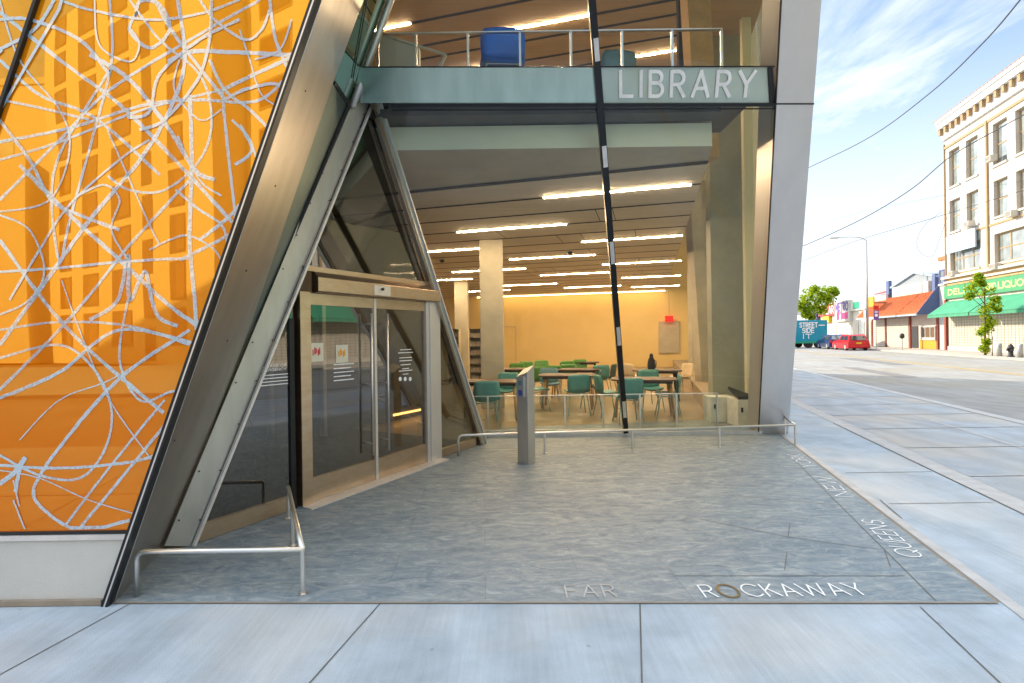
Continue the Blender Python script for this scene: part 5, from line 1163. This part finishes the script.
# ---- street furniture
OK = 20.45
def pole_at(px, o=OK): return st(o, s_px(px, o), 0)
b0_ = pole_at(867.5); r = empty('street_lamp', b0_, 'tall grey street lamp with a curved arm by the parked red car', 'street lamp')
hL = 10.6
mb = MB(); mb.tube([b0_, b0_ + UP*hL], .13, 10, r1=.08); mb.lathe([(.24, 0), (.24, .35), (.16, .5)], b0_, 12); mb.build('pole', M['galv'], r, smooth=True)
tp = b0_ + UP*(hL-.05); dr_ = -NO
mb = MB(); mb.tube([tp, tp + dr_*.5 + UP*.3, tp + dr_*1.4 + UP*.42, tp + dr_*2.4 + UP*.42], .04, 8); mb.build('arm', M['galv'], r, smooth=True)
mb = MB(); mb.obox(tp + dr_*2.75 + UP*.40, dr_*.4, E2*.13, UP*.06); mb.build('lamp_head', M['galv'], r, bevel=.03)
mb = MB(); mb.obox(b0_ + UP*3.4 - NO*.2, E2*.25, NO*.015, UP*.35); mb.build('small_sign', M['blue_pale'], r)
p = pole_at(876, 20.3); r = empty('parking_sign', p, 'parking sign on a thin post beside the street lamp', 'street sign')
mb = MB(); mb.tube([p, p + UP*3.5], .035, 8); mb.build('post', M['galv'], r)
mb = MB(); mb.obox(p + UP*3.15 - V3((0, .05, 0)), V3((.24, 0, 0)), V3((0, .01, 0)), UP*.45); sp = mb.build('sign_plate', M['purple'], r)
mb = MB(); c = p + UP*3.15 - V3((0, .065, 0)); mb.tube([c, c - V3((0, .004, 0))], .15, 14); mb.obox(c + UP*.3, V3((.15, 0, 0)), V3((0, .002, 0)), UP*.05); mb.build('symbol', M['white_letter'], sp)
mb = MB(); mb.obox(p + UP*3.85 - V3((0, .05, 0)), V3((.25, 0, 0)), V3((0, .01, 0)), UP*.2); mb.build('red_plate', M['red_paint'], r)
p = pole_at(902, 20.6); r = empty('parking_meter', p, 'small dark parking meter on the far pavement', 'parking meter')
mb = MB(); mb.tube([p, p + UP*1.0], .04, 8); mb.build('post', M['galv'], r)
mb = MB(); mb.lathe([(.06, 1.0), (.17, 1.08), (.18, 1.25), (.14, 1.4), (.04, 1.46)], p, 12); mb.build('meter_head', M['iron'], r, smooth=True)
for px, lab in ((999, 'short steel bollard left of the fire hydrant'), (1020, 'short steel bollard right of the fire hydrant')):
    p = pole_at(px, 20.7); mb = MB(); mb.lathe([(.14, 0), (.14, .72), (.10, .78), (.02, .80)], p, 14); tag(mb.build('bollard', M['galv'], smooth=True), lab, 'bollard', 'bollards guarding the hydrant')
p = pole_at(1010.5, 20.7); r = empty('fire_hydrant', p, 'dark fire hydrant between two steel bollards', 'fire hydrant')
mb = MB(); mb.lathe([(.18, 0), (.18, .06), (.12, .08), (.12, .48), (.17, .5), (.17, .56), (.13, .6), (.10, .70), (.03, .76), (.03, .80)], p, 14); mb.build('barrel', M['iron'], r, smooth=True)
for dd in (E2, -E2, -NO): mb = MB(); mb.tube([p + UP*.42, p + UP*.42 + dd*.2], .065, 10); mb.build('outlet', M['iron'], r)
# trees
def tree(base, h, th, cr, lab, leaf, n, seed, crown=None, lean=(0, 0), size=.2, name='street_tree', blobs=None, group=None):
    R = random.Random(seed); r = empty(name, base, lab, 'tree', group); base = V3(base)
    mb = MB(); top = base + V3((lean[0], lean[1], h*.8)); mb.tube([base, base + V3((lean[0]*.3, lean[1]*.3, h*.35)), top], th, 8, r1=th*.35)
    bl = blobs or [(V3((R.gauss(0, 1), R.gauss(0, 1), 0)).normalized()*cr*R.uniform(.2, .8) + UP*(h*R.uniform(.5, .95)), cr*R.uniform(.3, .5)) for _ in range(12)]
    for (c, rad) in bl[:10]:
        s0 = base + V3((lean[0]*.6, lean[1]*.6, max(h*.3, c.z - rad*1.2)*.85)); mb.tube([s0, base + c], th*.4, 5, r1=th*.12)
    mb.build('trunk', M['bark'], r, smooth=True)
    mb = MB()
    for i in range(n):
        c, rad = R.choice(bl); d = V3((R.gauss(0, 1), R.gauss(0, 1), R.gauss(0, 1))).normalized() * rad * (R.random() ** .6)
        p = base + c + d * 1.15; a = V3((R.gauss(0, 1), R.gauss(0, 1), R.gauss(0, .7))).normalized(); b = a.cross(V3((R.gauss(0, 1), R.gauss(0, 1), R.gauss(0, 1)))).normalized()
        s_ = size * R.uniform(.5, 1.2); mb.cm = 0 if R.random() < .65 else 1
        mb.poly([p - a*s_*.5, p + b*s_*.28, p + a*s_*.5, p - b*s_*.28])
    mb.build('crown', [M[leaf], M['leaf_dark']], r); return r
tb = pole_at(985, 20.9); sc_ = tb.y / F
def bl_(px, py, rpx): return (V3(((px-985)*sc_, 0, CH + (330.6 - py)*sc_)), rpx*sc_)
tree(tb, 5.4, .07, 1, 'slim young tree with shaggy trunk foliage in front of the green awning', 'leaf', 3200, 5, size=.2,
     blobs=[bl_(980, 280, 5), bl_(973, 288, 6), bl_(970, 296, 4), bl_(986, 291, 7), bl_(993, 306, 7), bl_(985, 311, 6), bl_(996, 300, 4), bl_(990, 321, 6), bl_(982, 332, 5), bl_(986, 342, 4), bl_(984, 349, 4), bl_(983, 284, 3), bl_(979, 276, 3), bl_(988, 328, 5), bl_(998, 310, 3)])
tb2 = st(20.8, s_px(818, 20.8)); sc_ = tb2.y / F
def bl2(px, py, rpx): return (V3(((px-818)*sc_, 0, CH + (332.5 - py)*sc_)), rpx*sc_)
tree(tb2, 6.5, .18, 3, 'bright green round crowned tree behind the blue truck', 'leaf', 4800, 6, size=.36,
     blobs=[bl2(812, 295, 8), bl2(824, 293, 7), bl2(833, 291, 5), bl2(804, 302, 7), bl2(818, 303, 8), bl2(829, 300, 6), bl2(810, 310, 6), bl2(800, 306, 5), bl2(822, 310, 5), bl2(806, 314, 4), bl2(836, 293, 3), bl2(815, 289, 4), bl2(812, 318, 3)])
r_ = tree(st(20.7, s_px(992, 20.7)), 1.9, .03, .2, 'thin bare stake tree right of the shaggy tree', 'leaf', 30, 9, size=.1, name='sapling')
# ---- vehicles
def car(loc, rz, paint, lab, hatch=True, L_=4.2, W_=1.75, H_=1.5, group=None):
    r = empty('parked_car', loc, lab, 'car', 'cars parked along the far kerb', rz=rz, local=True)
    hl = L_/2; prof = [(-hl, .45), (-hl+.04, .78), (-hl+.12, .95), (-hl+.35, H_*.93), (-hl+.8, H_), (-hl+1.9, H_-.02), (hl-1.35, .98), (hl-.3, .84), (hl, .66), (hl, .32), (hl-.1, .2), (-hl+.1, .2)]
    # lower body: wide; greenhouse tapered
    rows = []; mb = MB()
    body = [(-hl, .3), (-hl-.02, .6), (-hl+.05, .92), (hl-1.3, .95), (hl-.35, .85), (hl, .65), (hl, .32), (hl-.15, .2), (-hl+.15, .2)]
    n = len(body); secs = [(-W_/2+.0, .90), (-W_/2+.07, 1.0), (W_/2-.07, 1.0), (W_/2, .90)]
    vs_ = []
    for (y, k_) in secs:
        for (x, z) in body: vs_.append(V3((x*(.985 if k_ < 1 else 1), y, .55 + (z-.55)*(k_ if k_ < 1 else 1))))
    fs = [[j*n+i, j*n+(i+1) % n, (j+1)*n+(i+1) % n, (j+1)*n+i] for j in range(3) for i in range(n)] + [list(range(n)), list(range(4*n-1, 3*n-1, -1))]
    mb.add(vs_, fs); bd_ = mb.build('body', paint, r, smooth=False, bevel=.05)
    gb = [(-hl+.06, .93), (-hl+.38, H_-.1), (-hl+.75, H_), (hl-2.1, H_-.03), (hl-1.35, .96)]
    mb = MB(); vs_ = [V3((x, s*(W_/2-.08 - (z-.93)*.28), z)) for s in (-1, 1) for (x, z) in gb]; n = len(gb)
    mb.add(vs_, [[i, i+1, n+i+1, n+i] for i in range(n-1)] + [list(range(n)), list(range(2*n-1, n-1, -1))]); mb.build('cabin', paint, r, bevel=.03)
    mb = MB()
    def lerp2(i, t): a, b = gb[i], gb[i+1]; return (a[0]+(b[0]-a[0])*t, a[1]+(b[1]-a[1])*t)
    def wy(z): return W_/2-.08-(z-.93)*.28
    a = (gb[0][0]+.03, gb[0][1]+.05); b = (gb[1][0]-.03, gb[1][1]-.02)
    mb.add([V3((a[0]-.03, -wy(a[1])+.14, a[1])), V3((a[0]-.03, wy(a[1])-.14, a[1])), V3((b[0]-.03, wy(b[1])-.14, b[1])), V3((b[0]-.03, -wy(b[1])+.14, b[1]))], [[0, 1, 2, 3]]); mb.build('rear_window', M['car_glass'], r)
    for s in (-1, 1):
        for (xa, xb) in ((-hl+.45, -hl+1.35), (-hl+1.45, hl-1.75)):
            mb = MB(); z0, z1_ = .99, H_-.12; x1t = xb-.35 if xb > 0 else xb
            mb.prism([V3((xa-.12 if xa < -hl+1 else xa, s*(wy(z0)+.004), z0)), V3((xb, s*(wy(z0)+.004), z0)), V3((x1t, s*(wy(z1_)+.004), z1_)), V3((xa+.05, s*(wy(z1_)+.004), z1_))], (0, s*.006, 0)); mb.build('side_window', M['car_glass'], r)
        mb = MB(); mb.obox((-hl-.005, s*(W_/2-.16), .78), (.03, 0, 0), (0, .12, 0), (0, 0, .12)); mb.build('tail_light', M['red_paint'], r, bevel=.02)
        mb = MB(); mb.obox((hl-.05, s*(W_/2-.2), .68), (.05, 0, 0), (0, .16, 0), (0, 0, .07)); mb.build('headlight', M['white_letter'], r, bevel=.02)
        for x in (-hl+.75, hl-.8):
            mb = MB(); mb.tube([(x, s*(W_/2-.2), .32), (x, s*(W_/2+.01), .32)], .32, 20); wl = mb.build('wheel', M['tyre'], r, bevel=.02)
            mb = MB(); mb.tube([(x, s*(W_/2), .32), (x, s*(W_/2+.022), .32)], .20, 14); mb.build('rim', M['galv'], wl)
    mb = MB(); mb.obox((-hl-.035, 0, .70), (.01, 0, 0), (0, .22, 0), (0, 0, .075)); mb.build('number_plate', M['yellow'], r)
    mb = MB(); mb.obox((-hl-.03, 0, .38), (.05, 0, 0), (0, W_/2-.1, 0), (0, 0, .1)); mb.build('bumper', paint, r, bevel=.03)
    return r
az = math.atan2(E2.y, E2.x)
oc = 18.7
car(st(oc, s_px(850, oc), -.12), az, M['car_red'], 'red hatchback with a yellow number plate parked under the street lamp')
car(st(oc, s_px(830, oc) - .5, -.12), az, M['car_blue'], 'dark blue hatchback parked in front of the red car')
# box truck, standing across the far end of the street
TY = 57.0; xr_ = (827.5 - PX0)/F*TY; r = empty('box_truck', (xr_ - 3.4, TY + 1.2, -.12), 'turquoise box truck lettered in white beyond the parked cars', 'truck', 'none')
del r['group']
z0 = .55; z1_ = 3.05
mb = MB(); mb.box(xr_ - 6.6, xr_, TY, TY + 2.4, z0, z1_); bx = mb.build('cargo_box', M['truck_blue'], r, bevel=.03)
mb = MB(); mb.box(xr_ - 6.6, xr_, TY - .02, TY + 2.42, z0 - .14, z0 + .12); mb.build('skirt', M['truck_green'], r)
mb = MB()
write(mb, 'STREET', V3((xr_ - 3.15, TY - .01, 2.25)), V3((1, 0, 0)), UP, .5, 2.0, .10, V3((0, -1, 0))); write(mb, 'SIDE', V3((xr_ - 2.85, TY - .01, 1.62)), V3((1, 0, 0)), UP, .5, 1.3, .10, V3((0, -1, 0))); write(mb, 'IT', V3((xr_ - 2.75, TY - .01, .95)), V3((1, 0, 0)), UP, .5, .9, .09, V3((0, -1, 0)))
mb.build('lettering', M['white_letter'], bx)
mb = MB(); mb.box(xr_ - 1.0, xr_ - .3, TY - .012, TY - .004, 2.4, 2.5); mb.build('small_print', M['white_letter'], bx)
mb = MB(); mb.box(xr_ - 8.6, xr_ - 6.7, TY + .1, TY + 2.3, .3, 2.4); mb.build('cab', M['bldg_white'], r, bevel=.15)
for x_ in (xr_ - 1.0, xr_ - 2.1, xr_ - 7.6):
    for y_ in (TY + .15, TY + 2.2):
        mb = MB(); mb.tube([(x_, y_ - .13, .34), (x_, y_ + .13, .34)], .46, 18); mb.build('wheel', M['tyre'], r)
# ---- overhead wires (real cables strung across the street)
def wire(pts, lab, rad):
    P = catmull([tuple(p) for p in pts], 10); mb = MB(); mb.tube(P, rad, 5); o = mb.build('overhead_wire', M['cable']); tag(o, lab, 'cable', 'overhead wires crossing the street')
wire([at(770, 186, 30), at(810, 167, 26), at(870, 137, 21), at(930, 93, 16.5), at(980, 46, 13.5), at(1020, 0, 11.5), at(1080, -80, 9)], 'dark overhead wire highest across the sky, running to the upper right', .018)
wire([at(770, 258, 34), at(803, 246, 31), at(860, 220, 27), at(910, 190, 24), at(950, 157, 21.5), at(1000, 128, 19.5), at(1060, 95, 17)], 'dark overhead wire passing the corner of the brick building cornice', .022)
wire([at(780, 270, 45), at(850, 243, 38), at(930, 219, 33), at(1024, 190, 29), at(1080, 170, 26)], 'thin overhead wire lowest, crossing the middle windows', .016)
wire([at(778, 238, 50), at(850, 215, 40), at(940, 196, 33), at(1040, 178, 28)], 'faintest thin wire just above the lowest one', .008)
wire([at(968, 168, 36.6), at(950, 210, 37.4), at(940, 238, 37.6), at(932, 256, 37.6), at(920, 252, 37.6), at(917, 240, 37.6), at(925, 225, 37.6), at(941, 212, 37.6)], 'thin slack cable hanging in a loop by the brick building corner', .012)

# =====================================================================
# BEHIND THE CAMERA: what the orange glass reflects (mirrored over the glass plane)
# =====================================================================
def mir(px, py, D): p = at(px, py, D); return V3((p.x, 2*FR - p.y, p.z))
a0 = mir(45, 27, 45); dm = V3((1.9, 1, 0)).normalized(); nm = V3((-dm.y, dm.x, 0))   # face normal towards the library
ap = empty('apartment_block', (a0.x, a0.y, 0), 'tall beige brick apartment block reflected in the orange glass', 'building')
HB = a0.z
def mbox(mb, u0, u1, z0, z1, l0, l1): c = V3((a0.x, a0.y, 0)) + dm*((u0+u1)/2) + nm*((l0+l1)/2) + UP*((z0+z1)/2); mb.obox(c, dm*((u1-u0)/2), nm*((l1-l0)/2), UP*((z1-z0)/2))
mb = MB(); mbox(mb, 0, 24.5, 0, HB, -14, 0); mb.build('wall', M['brick_beige'], ap)
mb = MB(); mbox(mb, 24.6, 40, 0, HB+3, -14, -2.4); mb.build('wing', M['brick_beige'], ap)
def ucol(px):   # distance along the face of a reflected column px
    k = (px - PX0)/F
    # virtual line: X = a0.x + 1.9t', Y = 45 - t'
    A_ = V3(((45-PX0)/F*45, 45)) if False else None
    X0_, Y0_ = (45-PX0)/F*45, 45.0; t = (k*Y0_ - X0_)/(1.9 + k); return t*math.hypot(1.9, 1)
fl = 3.25
for (pa_, pb_) in ((55, 66), (78, 94), (108, 128), (166, 181)):
    ua, ub = ucol(pa_), ucol(pb_)
    for f in range(0, 9):
        z = 1.4 + f*fl
        if z + 2.5 > HB: continue
        mb = MB(); mbox(mb, ua, ub, z, z+2.7, .0, .03); wn = mb.build('window', M['win_dark'], ap)
        mb = MB(); mbox(mb, ua+(ub-ua)*.42, ub-.1, z+.15, z+2.5, .031, .05); mb.build('pane', M['win_pane'], wn)
ua, ub = ucol(140), ucol(150)
for f in range(0, 9):
    z = 1.4 + f*fl - 1.2; mb = MB(); mbox(mb, ua, ub, max(.3, z), z+2.5, 0, .03)
    if z + 2.5 < HB: mb.build('window', M['win_dark'], ap)
for f in range(8):
    z = 1.4 + f*fl; mb = MB(); mbox(mb, 26, 29.5, z, z+2.0, -2.4, -2.36); wn = mb.build('window', M['trim_tan'], ap); mb = MB(); mbox(mb, 26.2, 29.3, z+.2, z+1.8, -2.355, -2.33); mb.build('pane', M['win_dark'], wn)
nb_ = empty('shade_block', (-52, 12, 0), 'tall tan brick block added left of the library, outside the picture, to shade the reflected ground', 'building')  # unseen block, added to cast shade on the ground the glass reflects
mb = MB(); mb.box(-80, XW - .3, 3.2, 22, 0, 24); mb.build('wall', M['brick_beige'], nb_)
for i in range(10):
    for j in range(7):
        mb = MB(); mb.box(-78 + 5.1*i, -75.6 + 5.1*i, 3.12, 3.22, 1.2 + 3.2*j, 3.2 + 3.2*j); mb.build('window', M['win_dark'], nb_)
# lower blocks at the left of the reflection
q1_ = mir(48, 85, 60); lb1 = empty('brick_block', (q1_.x, q1_.y, 0), 'mid height tan block with pale parapet reflected at the far left', 'building')
mb = MB(); mb.box(q1_.x-40, q1_.x, q1_.y-14, q1_.y, 0, q1_.z); mb.build('wall', M['brick_beige'], lb1)
mb = MB(); mb.box(q1_.x-40.2, q1_.x+.2, q1_.y-14, q1_.y+.2, q1_.z, q1_.z+.8); mb.build('parapet', M['bldg_white'], lb1)
for f in range(8):
    mb = MB(); mb.box(q1_.x-9.5, q1_.x-4.2, q1_.y, q1_.y+.05, 1.5+3.2*f, 3.9+3.2*f); mb.build('window', M['blind'], lb1)
q2_ = mir(25, 155, 44); q3_ = mir(52, 163, 50); lb2 = empty('brick_block', (q2_.x, q2_.y, 0), 'plain low brick block in front of the apartment block, reflected', 'building')
mb = MB(); mb.prism([(q2_.x-30, q2_.y, 0), (q2_.x, q2_.y, 0), (q3_.x, q3_.y, 0), (q3_.x-30, q3_.y-8, 0)], (0, 0, q2_.z)); mb.build('wall', M['brick_beige'], lb2)
for i, (px, D, h) in enumerate(((-60, 24, 6), (-110, 27, 5.0))):
    b = mir(px, 400, D); b.z = 0; tree(b, h, .12, 1.7, ('leafy tree out of frame on the opposite pavement', 'smaller tree farther off on the opposite pavement')[i], 'leaf', 1400, 20+i, size=.35)
for o in bpy.data.objects:
    if '_local' in o: del o['_local']
for k, r in protos.items():
    if k not in used: pass
